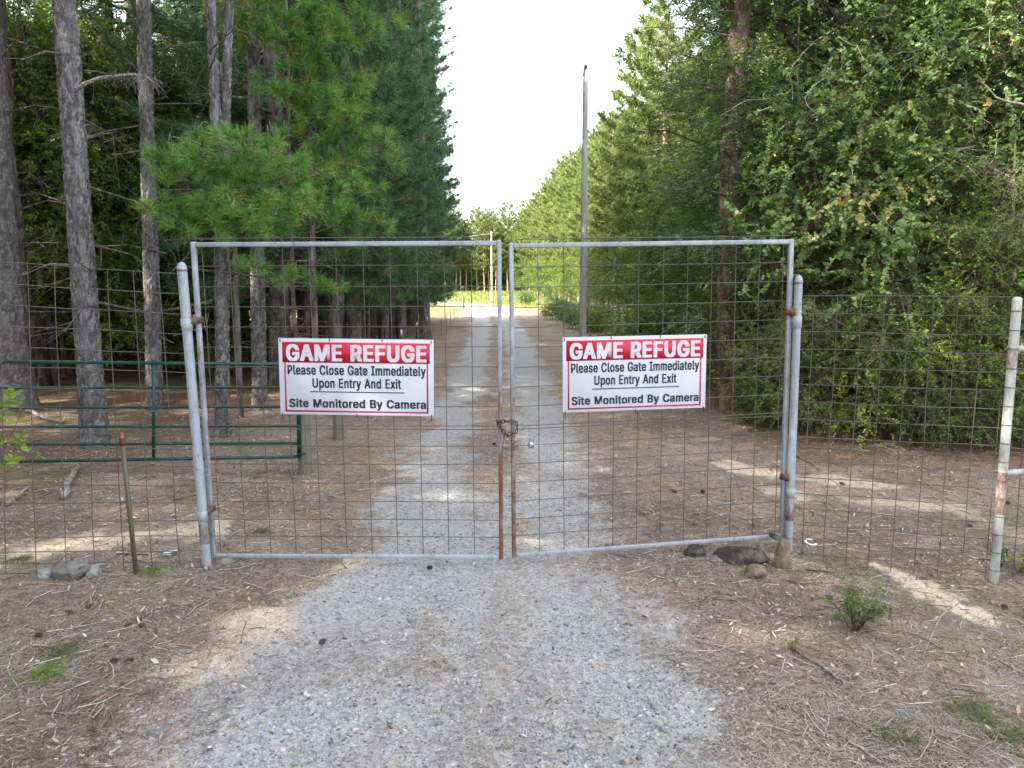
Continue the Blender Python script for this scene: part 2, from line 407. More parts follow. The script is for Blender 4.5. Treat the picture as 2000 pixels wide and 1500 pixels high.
def masks(x, y):
    w = (fbm(x * 1.7, y * 1.7, 21, 4) - .5)
    wf = (fbm(x * 6, y * 6, 31, 3) - .5)
    e = [np.interp(y, RT[:, 0], RT[:, k]) for k in (1, 2, 3, 4)]
    s = .30 + .004 * np.clip(y, 0, 60)
    xo = x + w * .75 + wf * .4
    left = smooth(-s * 1.6, s * 1.6, xo - e[0]); right = 1 - smooth(-s * 1.8, s * 1.8, xo - e[3])
    whole = left * right
    c = smooth(-s * 1.2, s * 1.2, xo - e[1]) * (1 - smooth(-s * 1.2, s * 1.2, xo - e[2]))
    cs = .5 + .25 * smooth(6, 11, y)
    dirt = smooth(.50, .68, fbm(x * 1.1 + 3, y * .7, 91, 4)) * (.34 - .2 * smooth(10, 20, y))
    g = whole * (1 - c * cs) * (1 - dirt) * (y < YMAX)
    # sandy bare soil
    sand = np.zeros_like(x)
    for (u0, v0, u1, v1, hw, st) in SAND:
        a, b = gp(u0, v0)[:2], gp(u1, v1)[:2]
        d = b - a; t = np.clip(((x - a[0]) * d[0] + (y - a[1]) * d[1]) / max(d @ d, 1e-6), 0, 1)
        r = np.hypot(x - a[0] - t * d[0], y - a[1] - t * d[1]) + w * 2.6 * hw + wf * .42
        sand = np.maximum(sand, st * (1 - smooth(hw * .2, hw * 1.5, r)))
    green = np.clip(smooth(.53, .66, fbm(x * .9 + 4, y * .9, 41, 3)), 0, 1) * smooth(1.6, 2.8, np.abs(x)) * .55
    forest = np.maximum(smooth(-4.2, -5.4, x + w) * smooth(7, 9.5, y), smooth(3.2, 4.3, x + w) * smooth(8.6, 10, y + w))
    grass = smooth(62, 78, y + w * 10) * (1 - g) + smooth(44, 52, y) * smooth(5.0, 7.5, x + w * 4)
    grass = np.maximum(grass, smooth(-13, -17, x + w * 5) * smooth(21, 26, y + w * 5)); grass = np.maximum(grass, smooth(-19, -24, x + w * 5) * smooth(8, 14, y + w * 5)); grass = np.clip(grass, 0, 1) * (1 - g) * (1 - .75 * smooth(2.8, .4, np.minimum(np.abs(x - e[0]), np.abs(x - e[3]))) * (y < YMAX))
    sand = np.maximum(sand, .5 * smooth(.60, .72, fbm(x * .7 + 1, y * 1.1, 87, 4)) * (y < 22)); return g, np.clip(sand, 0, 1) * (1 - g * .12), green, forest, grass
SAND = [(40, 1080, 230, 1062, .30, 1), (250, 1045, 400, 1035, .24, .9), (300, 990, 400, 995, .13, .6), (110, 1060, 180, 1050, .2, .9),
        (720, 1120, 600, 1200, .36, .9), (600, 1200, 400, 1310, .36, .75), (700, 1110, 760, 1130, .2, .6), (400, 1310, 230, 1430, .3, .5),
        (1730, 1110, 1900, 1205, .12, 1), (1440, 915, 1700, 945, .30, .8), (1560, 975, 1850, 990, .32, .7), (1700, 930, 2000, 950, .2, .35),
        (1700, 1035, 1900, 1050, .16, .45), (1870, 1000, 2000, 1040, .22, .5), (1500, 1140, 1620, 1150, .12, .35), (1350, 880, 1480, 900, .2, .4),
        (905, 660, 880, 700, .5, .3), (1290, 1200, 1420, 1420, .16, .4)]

def axis_pts(lo, hi, step, grow, far):
    a = list(np.arange(lo, hi + 1e-6, step)); s = step
    while a[-1] < far: s *= grow; a.append(a[-1] + s)
    return a
xs_r = axis_pts(0, 7.0, .055, 1.09, 420)
xs = np.array([-a for a in xs_r[:0:-1]] + xs_r)
ys = np.array([-a for a in axis_pts(0, .1, .1, 1.25, 60)[:0:-1]] + [0] + axis_pts(1.0, 11.5, .055, 1.035, 700))
X, Y = np.meshgrid(xs, ys)
Z = ground_h(X, Y)
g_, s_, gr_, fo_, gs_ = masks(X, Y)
Z = Z - .03 * g_ * smooth(14, 8, Y)
nx, ny = len(xs), len(ys)
ii = (np.arange(ny - 1)[:, None] * nx + np.arange(nx - 1)[None]).ravel()
FG = np.stack([ii, ii + 1, ii + 1 + nx, ii + nx], 1)
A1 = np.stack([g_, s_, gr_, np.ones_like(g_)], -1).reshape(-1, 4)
A2 = np.stack([fo_, gs_, np.zeros_like(g_), np.ones_like(g_)], -1).reshape(-1, 4)

def ground_mat():
    m, N, L = mat_new("forest_lane_ground")
    geo = N.new("ShaderNodeNewGeometry"); P = geo.outputs["Position"]
    a1 = nn(N, "ShaderNodeAttribute", attribute_name="m1"); a2 = nn(N, "ShaderNodeAttribute", attribute_name="m2")
    s1 = N.new("ShaderNodeSeparateColor"); L.new(a1.outputs["Color"], s1.inputs[0])
    s2 = N.new("ShaderNodeSeparateColor"); L.new(a2.outputs["Color"], s2.inputs[0])
    nf = noise(N, L, 55, 5, .75, P); nm = noise(N, L, 9, 5, .7, P); nl = noise(N, L, 1.4, 4, .6, P); nx_ = noise(N, L, 180, 3, .7, P)
    # needle litter
    mpz = N.new("ShaderNodeMapping"); mpz.inputs["Scale"].default_value = (18, 60, 18); mpz.inputs["Rotation"].default_value = (0, 0, .5); L.new(P, mpz.inputs[0])
    ns = noise(N, L, 1.0, 4, .7, mpz.outputs[0], 1.5)
    f = math_(N, L, 'ADD', math_(N, L, 'MULTIPLY', nf, .45), math_(N, L, 'ADD', math_(N, L, 'MULTIPLY', ns, .35), math_(N, L, 'MULTIPLY', nm, .2)))
    lit = ramp(N, [(.36, (.045, .034, .028)), (.45, (.17, .128, .10)), (.54, (.31, .25, .205)), (.64, (.52, .45, .38))]); L.new(f, lit.inputs[0])
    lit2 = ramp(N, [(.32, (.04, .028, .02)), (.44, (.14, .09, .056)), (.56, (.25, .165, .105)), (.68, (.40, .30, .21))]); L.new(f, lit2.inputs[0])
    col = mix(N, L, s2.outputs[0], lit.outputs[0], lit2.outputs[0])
    patch = ramp(N, [(.42, (0, 0, 0)), (.62, (1, 1, 1))]); L.new(nl, patch.inputs[0])
    col = mix(N, L, math_(N, L, 'MULTIPLY', patch.outputs[0], .3), col, (.21, .155, .115))
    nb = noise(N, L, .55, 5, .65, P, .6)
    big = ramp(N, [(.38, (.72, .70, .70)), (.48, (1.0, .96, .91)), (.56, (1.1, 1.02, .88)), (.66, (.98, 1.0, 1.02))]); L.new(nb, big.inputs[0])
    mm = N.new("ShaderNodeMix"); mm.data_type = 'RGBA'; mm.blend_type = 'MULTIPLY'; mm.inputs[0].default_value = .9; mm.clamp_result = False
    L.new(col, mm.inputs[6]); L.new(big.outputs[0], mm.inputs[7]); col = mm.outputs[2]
    # greenish moss / sparse grass film
    gf = math_(N, L, 'MULTIPLY', s1.outputs[2], math_(N, L, 'MULTIPLY', nm, 1.1), True)
    col = mix(N, L, gf, col, (.13, .135, .055))
    # sand
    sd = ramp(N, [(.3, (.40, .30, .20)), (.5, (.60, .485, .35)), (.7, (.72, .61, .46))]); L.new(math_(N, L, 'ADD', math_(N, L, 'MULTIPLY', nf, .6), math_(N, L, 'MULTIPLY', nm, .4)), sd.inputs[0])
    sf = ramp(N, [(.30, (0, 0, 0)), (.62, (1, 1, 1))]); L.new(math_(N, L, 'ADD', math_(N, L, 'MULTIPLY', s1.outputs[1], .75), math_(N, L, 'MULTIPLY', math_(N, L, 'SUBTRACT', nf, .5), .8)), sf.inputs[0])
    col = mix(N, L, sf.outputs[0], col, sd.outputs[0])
    # gravel
    v1 = N.new("ShaderNodeTexVoronoi"); v1.inputs["Scale"].default_value = 42; L.new(P, v1.inputs["Vector"])
    sv = N.new("ShaderNodeSeparateColor"); L.new(v1.outputs["Color"], sv.inputs[0])
    gv = ramp(N, [(0, (.08, .082, .085)), (.35, (.215, .222, .232)), (.72, (.375, .388, .405)), (.9, (.40, .35, .29)), (1, (.56, .54, .51))]); L.new(math_(N, L, 'ADD', math_(N, L, 'MULTIPLY', sv.outputs[0], .7), math_(N, L, 'MULTIPLY', nx_, .35)), gv.inputs[0])
    gcol = mix(N, L, math_(N, L, 'MULTIPLY', nm, .75), gv.outputs[0], (.42, .37, .31))
    gk = ramp(N, [(.34, (0, 0, 0)), (.58, (1, 1, 1))]); L.new(math_(N, L, 'ADD', math_(N, L, 'MULTIPLY', s1.outputs[0], .85), math_(N, L, 'MULTIPLY', math_(N, L, 'SUBTRACT', nm, .5), .7)), gk.inputs[0])
    col = mix(N, L, gk.outputs[0], col, gcol)
    # meadow
    gc = ramp(N, [(.35, (.14, .17, .05)), (.55, (.23, .25, .08)), (.7, (.34, .31, .14))]); L.new(noise(N, L, .9, 5, .7, P), gc.inputs[0])
    col = mix(N, L, s2.outputs[1], col, gc.outputs[0])
    h = math_(N, L, 'ADD', math_(N, L, 'MULTIPLY', nf, .7), math_(N, L, 'MULTIPLY', v1.outputs["Distance"], .35))
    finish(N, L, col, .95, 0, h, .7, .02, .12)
    return m
M['ground'] = ground_mat()
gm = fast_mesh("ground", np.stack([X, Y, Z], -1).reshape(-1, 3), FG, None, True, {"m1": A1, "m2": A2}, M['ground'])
ground = tag(link("ground", gm), "forest lane ground of pine litter, sand and gravel wheel tracks", kind="structure")

def gz(x, y):
    g = masks(np.atleast_1d(np.asarray(x, float)), np.atleast_1d(np.asarray(y, float)))[0]
    return ground_h(x, y) - .03 * g * smooth(14, 8, y)

# ------------------------------------------------------------------ gates, posts, fences
UP = np.array([0, 0, 1.0])
def wire_obj(name, a, b, parent, r=.0032, sag=0.0, mat=None):
    a, b = np.asarray(a, float), np.asarray(b, float); n = 7 if sag else 4
    pts = []
    rs = np.random.RandomState(int(abs(a[0] * 991 + a[2] * 577 + b[0] * 131)) % 99991)
    for k in range(n):
        t = k / (n - 1); p = a + (b - a) * t
        if 0 < k < n - 1: p = p + rs.uniform(-1, 1, 3) * (.003 + sag)
        pts.append(p)
    V, F, tri = tube(pts, r, 5, False)
    g = Geo(); g.add(V, F)
    return link(name, g.mesh(name, mat or M['wire'], True), parent)

def gate(label, hinge_top, hinge_bot, latch_top, latch_bot, YH, YL, hinge_left):
    ht, hb = yp(*hinge_top, YH), yp(*hinge_bot, YH)
    lt, lb = yp(*latch_top, YL), yp(*latch_bot, YL)
    base = (hb + lb) / 2
    root = empty("mesh_gate", (0, 0, 0), label, "gate", "pair of tall mesh gates closed across the drive")
    root.location = base
    off = base
    across = nrm(lt - ht)
    nrmv = nrm(np.cross(across, UP)); nrmv = nrmv if nrmv[1] < 0 else -nrmv     # towards the camera
    def bar(name, a, b, w, d, side, mat):
        g = Geo(); box_bar(g, a - off, b - off, w, d, side)
        o = link(name, g.mesh(name, mat), root); bevel_mod(o, .006, 2); return o
    w = .037
    # stiles run full height, rails butt between them
    def zs(o, z): return o
    bar("hinge_stile", ht + UP * .022, hb - UP * .018, w, w, across, M['galv'] if not hinge_left else M['galv_rusty2'])
    st = bar("latch_stile", lt + UP * .022, lb - UP * .018, .033, .033, across, M['stile_rust'])
    q = across * w / 2
    bar("top_rail", ht + q, lt - q, .036, .034, UP, M['galv'])
    bar("bottom_rail", hb + q, lb - q, .031, .031, UP, M['galv'])
    cap = -nrmv * .0
    # extra wire standing above the top rail
    wire_obj("horizontal_wire", ht + UP * .05 - off - nrmv * .03, lt + UP * .05 - off - nrmv * .03 - across * .05, root, .004)
    L_ = np.linalg.norm(lt - ht); nv = 11
    for k in range(0, nv + 1):
        t = (k + .25) / (nv + .3)
        a = ht + (lt - ht) * t; b = hb + (lb - hb) * t
        top = a + UP * .05 if k % 3 == 0 else a
        wire_obj("vertical_wire", top - nrmv * .024 - off, b - nrmv * .024 - off + UP * .0, root, 0.0035)
    fr = [.066, .129, .192, .255, .318, .381, .444, .507, .57, .581, .635, .695, .757, .819, .879, .936]
    for t in fr:
        a = ht + (hb - ht) * t; b = lt + (lb - lt) * t
        wire_obj("horizontal_wire", a + q * .9 - nrmv * .017 - off, b - q * .9 - nrmv * .017 - off, root, 0.0035)
    return root, off, across, nrmv, (ht, hb, lt, lb)
M['galv_rusty2'] = steel_mat("hinge_stile_steel", .54, .64)
GL = gate("left leaf of the tall galvanised mesh gate, hinged on the leaning post", (378, 478), (417, 1085), (975, 475), (979, 1088), 5.72, 5.65, True)
GR = gate("right leaf of the tall galvanised mesh gate, swung slightly away", (1545, 472), (1527, 1046), (998, 480), (1004, 1085), 6.0, 5.68, False)

def ring_profile(prof, base, lean, sides=20):
    """lathe of (z, radius) around a leaning axis"""
    th = np.arange(sides) * 2 * np.pi / sides
    V = np.concatenate([np.stack([r * np.cos(th) + lean[0] * z, r * np.sin(th) + lean[1] * z, np.full(sides, z)], 1) for z, r in prof])
    i = np.arange(sides); j = (i + 1) % sides
    F = np.concatenate([np.stack([i, j, j + sides, i + sides], 1) + k * sides for k in range(len(prof) - 1)])
    return V, F
def lathe(name, prof, lean, mat, parent, off=(0, 0, 0), sides=20):
    V, F = ring_profile(prof, None, lean, sides); V = V + np.asarray(off)
    g = Geo(); g.add(V, F); return link(name, g.mesh(name, mat, True), parent)

def gate_post(label, top_px, bot_px, Y, r, collars, rust_band):
    t, b = yp(*top_px, Y), yp(*bot_px, Y); h = t[2] - b[2]
    lean = ((t[0] - b[0]) / h, 0.0)
    root = empty("gate_post", b, label, "gate post", "pipe posts the gate leaves hang on")
    lathe("pipe", [(-.15, r), (h - .03, r)], lean, M['post_steel'], root)
    lathe("cap", [(h - .03, r + .002), (h - .005, r * .93), (h + .012, r * .7), (h + .022, r * .35), (h + .025, .001)], lean, M['galv_rusty2'], root)
    lathe("rusty_ring", [(h - .045, r + .0015), (h - .044, r + .004), (h - .036, r + .004), (h - .033, r + .0015)], lean, M['rust'], root)
    for (z0, z1) in collars:
        lathe("collar", [(z0, r + .001), (z0 + .002, r + .0055), (z1 - .002, r + .0055), (z1, r + .001)], lean, M['post_steel'], root)
    for (z0, z1) in rust_band:
        lathe("rust_band", [(z0, r + .0008), (z0 + .002, r + .0025), (z1 - .002, r + .0025), (z1, r + .0008)], lean, M['rust_streak'], root)
    return root, t, b, r, lean, h
M['rust_streak'] = steel_mat("rust_streaked_pipe", .40, .56, base=(.30, .33, .35))
PL = gate_post("leaning pale pipe post left of the gate, rust bands near its foot", (355, 518), (405, 1115), 5.6, .036, [(1.93, 2.02), (.42, .50)], [(.23, .42)])
PR = gate_post("pale pipe post right of the gate beside the flat rocks", (1560, 543), (1539, 1095), 5.95, .0315, [(1.98, 2.08), (.56, .64)], [(.36, .56), (.20, .23)])
def hinge(label, P, G, z):
    root_post, t, b, r, lean, h = P
    pc = b + np.array([lean[0] * (z - b[2]), 0, z - b[2]])
    ht, hb = G[4][0], G[4][1]
    f = (z - hb[2]) / (ht[2] - hb[2]); sc_ = hb + (ht - hb) * f
    o = empty("strap_hinge", (pc + sc_) / 2, label, "hinge", "rusty strap hinges of the gate")
    c = (pc + sc_) / 2
    d = nrm(sc_ - pc)
    g = Geo()
    n = np.cross(d, UP)
    for s in (-1, 1):
        box_bar(g, pc - c + n * s * (r + .006) , sc_ - c + n * s * .030 + d * .02, .05, .006, UP)
    link("strap", g.mesh("strap", M['rust']), o)
    lathe("pin", [(-.04, .001), (-.04, .013), (.045, .013), (.045, .001)], (0, 0), M['rust'], o, (pc + (sc_ - pc) * .62) - c, 10)
hinge("upper rusty hinge joining the left gate leaf to its leaning post", PL, GL, 1.98)
hinge("lower rusty hinge joining the left gate leaf to its leaning post", PL, GL, .46)
hinge("upper hinge joining the right gate leaf to its post", PR, GR, 2.0)
hinge("lower hinge joining the right gate leaf to its post", PR, GR, .62)

# end post on the right with pipe rails and wire ties
et, eb = yp(1987, 582, 5.55), yp(1940, 1141, 5.55)
eh = et[2] - eb[2]; el = ((et[0] - eb[0]) / eh, 0)
ep = empty("fence_post", eb, "rust-streaked galvanised pipe post at the far right end of the fence", "fence post")
lathe("pipe", [(-.15, .034), (eh - .02, .034), (eh, .03), (eh + .008, .015), (eh + .009, .001)], el, M['end_steel'], ep)
for z in (eh * .83, eh * .40):
    p0 = np.array([el[0] * z + .02, 0, z]); g_t = tube([p0, p0 + np.array([.4, .12, -.005]), p0 + np.array([1.5, .45, -.02])], .026, 12)
    g = Geo(); g.add(g_t[0], g_t[1]); link("brace_rail", g.mesh("brace_rail", M['end_steel'], True), ep)
for k, z in enumerate(np.linspace(.12, eh - .1, 15)):
    zz = float(z)
    lathe("wire_tie", [(zz, .0345), (zz + .001, .039), (zz + .005, .039), (zz + .006, .0345)], el, M['wire'], ep, sides=12)
V_, F_ = ring_profile([(eh * .40 - .33, .0346), (eh * .40 + .01, .0346)], None, el, 16)
g = Geo(); g.add(V_ * np.array([1, 1, 1]), F_); link("rust_streak", g.mesh("rust_streak", M['rust_streak'], True), ep)
V_, F_ = ring_profile([(eh * .83 - .16, .0346), (eh * .83 + .01, .0346)], None, el, 16)
g = Geo(); g.add(V_, F_); link("rust_streak", g.mesh("rust_streak", M['rust_streak'], True), ep)

def fence(label, tl, tr, bl, br, YLft, YRgt, vx, hy, name="mesh_fence"):
    a, b = yp(*tl, YLft), yp(*tr, YRgt); c, d = yp(*bl, YLft), yp(*br, YRgt)
    root = empty(name, (c + d) / 2, label, "fence", "wire mesh fence panels beside the gate"); off = (c + d) / 2
    for t in vx:
        p, q = a + (b - a) * t, c + (d - c) * t
        mid = p + (q - p) * .42
        wire_obj("vertical_wire", p - off, q - off, root, .0035, .003)
    for t in hy:
        wire_obj("horizontal_wire", a + (c - a) * t - off + np.array([0, .007, 0]), b + (d - b) * t - off + np.array([0, .007, 0]), root, .0035, .003)
    return root
fence("sagging wire mesh fence left of the gate, running from the leaning post", (-120, 505), (352, 535), (-120, 1125), (400, 1117), 5.25, 5.62,
      [.02 + k * .1105 for k in range(9)], [0, .064, .13, .194, .258, .32, .385, .45, .515, .53, .575, .635, .70, .76, .82, .875, .925, .965, .995])
fence("wire mesh fence between the right gate post and the far right end post", (1567, 578), (1990, 580), (1542, 1105), (1940, 1141), 5.95, 5.58,
      [.06 + k * .1125 for k in range(9)], [0, .063, .127, .19, .254, .317, .381, .444, .508, .545, .60, .66, .72, .778, .838, .895, .95, .995])
f3 = fence("wire mesh fence continuing past the end post at the right edge", (1995, 590), (2120, 590), (1945, 1135), (2100, 1150), 5.6, 5.9,
      [.2, .45, .7, .95], [.02, .09, .16, .23, .3, .37, .44, .51, .58, .65, .72, .79, .86, .93, 1])

# leaning metal T-post behind left fence
a, b = yp(237, 850, 5.45), yp(268, 1137, 5.45)
tp = empty("steel_fence_post", b, "thin brown steel T-post leaning behind the left mesh fence", "fence post")
g = Geo(); box_bar(g, (0, 0, -.1), a - b, .034, .006, (1, 0, 0)); box_bar(g, (0, .018, -.1), a - b + np.array([0, .018, 0]), .006, .030, (1, 0, 0))
link("shaft", g.mesh("shaft", M['tpost']), tp)
g = Geo(); box_bar(g, (a - b) * .93, (a - b) * 1.02, .037, .011, (1, 0, 0)); link("rusty_tip", g.mesh("rusty_tip", M['rust']), tp)

# ------------------------------------------------------------------ signs
def _font():
    import os
    try:
        return bpy.data.fonts.load(os.path.join(bpy.utils.system_resource('DATAFILES'), "fonts", "Inter.woff2"))
    except Exception:
        return None
FONT = _font()                       # Blender's own bundled sans; its built-in font stands in if it is missing
def text_mesh(body, bx, by):
    cu = bpy.data.curves.new("lettering", 'FONT'); cu.body = body; cu.size = 1.0; cu.resolution_u = 4
    if FONT: cu.font = FONT
    cu.space_character = 1.0 + bx * 2.2; cu.space_word = 1.15; cu.extrude = 0; cu.fill_mode = 'FRONT'
    o = bpy.data.objects.new("tmp_text", cu); COL.objects.link(o)
    dg = bpy.context.evaluated_depsgraph_get(); dg.update()
    me = bpy.data.meshes.new_from_object(o.evaluated_get(dg))
    bpy.data.objects.remove(o)
    me.calc_loop_triangles()
    n = len(me.vertices); co = np.empty(n * 3, np.float32); me.vertices.foreach_get("co", co); co = co.reshape(-1, 3)
    tr = np.empty(len(me.loop_triangles) * 3, np.int32); me.loop_triangles.foreach_get("vertices", tr); tr = tr.reshape(-1, 3)
    V, F = [], []
    for k in range(8):                # thicken the strokes: eight shifted copies, each a hair above the last
        a = k * math.pi / 4
        V.append(co + np.array([np.sign(round(math.cos(a), 3)) * bx, np.sign(round(math.sin(a), 3)) * by, k * 1.0])); F.append(tr + n * k)
    return fast_mesh("lettering", np.concatenate(V), np.concatenate(F))
TXT = {}
def sign(label, corners, G, tilt_extra):
    root_g, off, across, nv, cs = G
    ht, hb, lt, lb = cs
    P0 = lt + nv * .032
    if across[0] < 0: across = -across
    c = [pp(u, v, P0, nv) for u, v in corners]          # tl, tr, br, bl
    W = (np.linalg.norm(c[1] - c[0]) + np.linalg.norm(c[2] - c[3])) / 2
    Hh = (np.linalg.norm(c[3] - c[0]) + np.linalg.norm(c[2] - c[1])) / 2
    cen = sum(c) / 4
    ex = nrm((c[1] - c[0]) + (c[2] - c[3])); ey = nrm(np.cross(nv, ex)); ey = ey if ey[2] > 0 else -ey
    ez = np.cross(ex, ey)
    root = empty("warning_sign", cen, label, "sign", "two game refuge signs on the gate")
    root.rotation_euler = Matrix(np.stack([ex, ey, ez], 1).tolist()).to_euler()
    def plate(name, x0, y0, x1, y1, z, th, mat, bev=0):
        g = Geo(); cx, cyy = (x0 + x1) / 2, (y0 + y1) / 2
        V = [((x - .5) * W, (.5 - y) * Hh, zz) for zz in (z, z + th) for x, y in ((x0, y1), (x1, y1), (x1, y0), (x0, y0))]
        g.add(V, [[0, 3, 2, 1], [4, 5, 6, 7], [0, 1, 5, 4], [1, 2, 6, 5], [2, 3, 7, 6], [3, 0, 4, 7]])
        o = link(name, g.mesh(name, mat), root)
        if bev: bevel_mod(o, bev, 2)
        return o
    plate("panel", 0, 0, 1, 1, -.006, .006, M['sign_white'], .002)
    plate("header_band", .024, .048, .976, .315, .0003, .0008, M['sign_red'])
    g = Geo()
    for (x0, y0, x1, y1) in ((.034, .317, .045, .965), (.955, .317, .966, .965), (.045, .943, .955, .965)):
        V = [((x - .5) * W, (.5 - y) * Hh, zz) for zz in (.0003, .0011) for x, y in ((x0, y1), (x1, y1), (x1, y0), (x0, y0))]
        g.add(V, [[0, 3, 2, 1], [4, 5, 6, 7], [0, 1, 5, 4], [1, 2, 6, 5], [2, 3, 7, 6], [3, 0, 4, 7]])
    link("border", g.mesh("border", M['sign_border']), root)
    plate("rule_line", .20, .690, .81, .703, .0003, .0008, M['sign_black'])
    for body, x0, x1, y0, y1, offs, mt, desc in (("GAME REFUGE", .048, .955, .075, .297, (.044, .020), 'sign_white', 0),
                               ("Please Close Gate Immediately", .055, .950, .345, .475, (.033, .014), 'sign_black', .24),
                               ("Upon Entry And Exit", .215, .790, .515, .645, (.033, .014), 'sign_black', .24),
                               ("Site Monitored By Camera", .060, .950, .790, .905, (.038, .016), 'sign_black', .24)):
        if body not in TXT: TXT[body] = text_mesh(body, *offs)
        src = TXT[body]
        n = len(src.vertices); co = np.empty(n * 3, np.float32); src.vertices.foreach_get("co", co); co = co.reshape(-1, 3)
        mnx, mxx = co[:, 0].min(), co[:, 0].max()
        capb, capt = (co[:, 1].min(), co[:, 1].max()) if desc == 0 else (-.02, co[:, 1].max())
        co[:, 0] = ((co[:, 0] - mnx) / (mxx - mnx) * (x1 - x0) + x0 - .5) * W
        co[:, 1] = (.5 - (y1 + (co[:, 1] - capb) / (capt - capb) * (y0 - y1))) * Hh
        co[:, 2] = .0016 + co[:, 2] * .00006
        me = src.copy(); me.name = "lettering"; me.vertices.foreach_set("co", co.ravel()); me.materials.clear(); me.materials.append(M[mt])
        link("lettering", me, root)
    for x, y, L_ in ((.012, .03, .02), (.33, .015, .02), (.67, .015, .02), (.985, .03, .02), (.015, 1.0, .10), (.5, 1.0, .03), (.985, 1.0, .06)):
        g = Geo(); x_, y_ = (x - .5) * W, (.5 - y) * Hh
        box_bar(g, (x_, y_ + .012, .003), (x_ + .002, y_ - L_ * .55, .006), .006, .003, (1, 0, 0))
        link("cable_tie", g.mesh("cable_tie", M['black']), root)
    return root
sign("game refuge sign hanging on the left gate leaf, red header over black lettering", [(542, 660), (846, 664), (848, 813), (549, 809)], GL, 0)
sign("game refuge sign hanging on the right gate leaf, black cable ties below it", [(1097, 659), (1379, 653), (1379, 796), (1101, 806)], GR, 0)

# ------------------------------------------------------------------ chain and padlocks
def torus_mesh(name, rx, ry, rt, mat, n=14, m=6):
    V, F = [], []
    for i in range(n):
        a = 2 * np.pi * i / n
        c = np.array([rx * math.cos(a), ry * math.sin(a), 0]); d = nrm(np.array([ry * math.cos(a), rx * math.sin(a), 0]))
        for j in range(m):
            b = 2 * np.pi * j / m; V.append(c + rt * (d * math.cos(b) + np.array([0, 0, math.sin(b)])))
    for i in range(n):
        for j in range(m):
            F.append([i * m + j, ((i + 1) % n) * m + j, ((i + 1) % n) * m + (j + 1) % m, i * m + (j + 1) % m])
    g = Geo(); g.add(V, F); return g.mesh(name, mat, True)
link_me = torus_mesh("link", .021, .0125, .0042, M['chain'])
cpx = [(971, 824, 5.60), (985, 823, 5.60), (996, 823, 5.60), (1007, 823, 5.61), (1010, 830, 5.62), (1010, 840, 5.62), (1006, 846, 5.60), (997, 847, 5.59), (989, 849, 5.59), (984, 843, 5.59), (978, 836, 5.59), (972, 828, 5.60)]
pts = [yp(*p) for p in cpx] + [yp(*cpx[0])]
chain = empty("chain", pts[0], "rusty chain looped round the two latch stiles", "chain")
arc = [];  P = np.array(pts); seg = np.linalg.norm(np.diff(P, axis=0), axis=1); cum = np.concatenate([[0], np.cumsum(seg)])
tail = [yp(988, 849, 5.585), yp(987, 860, 5.585)]
def put_links(P, k0=0):
    seg = np.linalg.norm(np.diff(P, axis=0), axis=1); cum = np.concatenate([[0], np.cumsum(seg)])
    for k, s in enumerate(np.arange(.015, cum[-1], .031)):
        c = np.array([np.interp(s, cum, P[:, i]) for i in range(3)]); e = np.array([np.interp(min(s + .01, cum[-1]), cum, P[:, i]) for i in range(3)])
        d = e - c
        if np.linalg.norm(d) < 1e-5: continue
        q = Vector(nrm(d)).to_track_quat('X', 'Z')
        o = link("link", link_me, chain); o.location = Vector(c - pts[0])
        o.rotation_euler = (q.to_matrix() @ Matrix.Rotation(R(90 if (k + k0) % 2 else 10), 3, 'X')).to_euler()
put_links(P); put_links(np.array(tail), 1)
def padlock(label, u, v, Y, s, tilt, mat, rnd=False):
    p = yp(u, v, Y); root = empty("padlock", p, label, "padlock", "padlocks at the gate latch"); root.rotation_euler = (0, R(tilt), 0)
    if rnd:
        V, F = [], []
        g = Geo(); n = 20; th = np.arange(n) * 2 * np.pi / n
        prof = [(-.014, .001), (-.014, .024), (-.009, .032), (.009, .032), (.014, .024), (.014, .001)]
        V = np.concatenate([np.stack([r * np.cos(th) * s, np.full(n, y), r * np.sin(th) * s], 1) for y, r in prof])
        i = np.arange(n); j = (i + 1) % n
        g.add(V, np.concatenate([np.stack([i, j, j + n, i + n], 1) + k * n for k in range(len(prof) - 1)]))
        link("body", g.mesh("body", mat, False), root)
    else:
        g = Geo(); box_bar(g, (0, 0, -.026 * s), (0, 0, .020 * s), .056 * s, .026 * s, (1, 0, 0)); o = link("body", g.mesh("body", mat), root); bevel_mod(o, .005, 3)
    top = .02 * s
    path = [(-.018 * s, 0, top)] + [(-.018 * s * math.cos(a), 0, top + .03 * s + .018 * s * math.sin(a)) for a in np.linspace(0, math.pi, 9)] + [(.018 * s, 0, top)]
    tube_obj("shackle", path, .0042 * s, M['lock_bright'], root, 8)
    return root
padlock("squarish brass-grey padlock dangling from the chain between the stiles", 987, 872, 5.58, .9, 3, M['lock'])
padlock("dull padlock tilted against the rusty right latch stile", 1007, 869, 5.60, .75, -22, M['lock'])
padlock("round silver disc padlock hung on the mesh beside the right latch stile", 1037, 869, 5.64, .85, 6, M['lock_bright'], True)

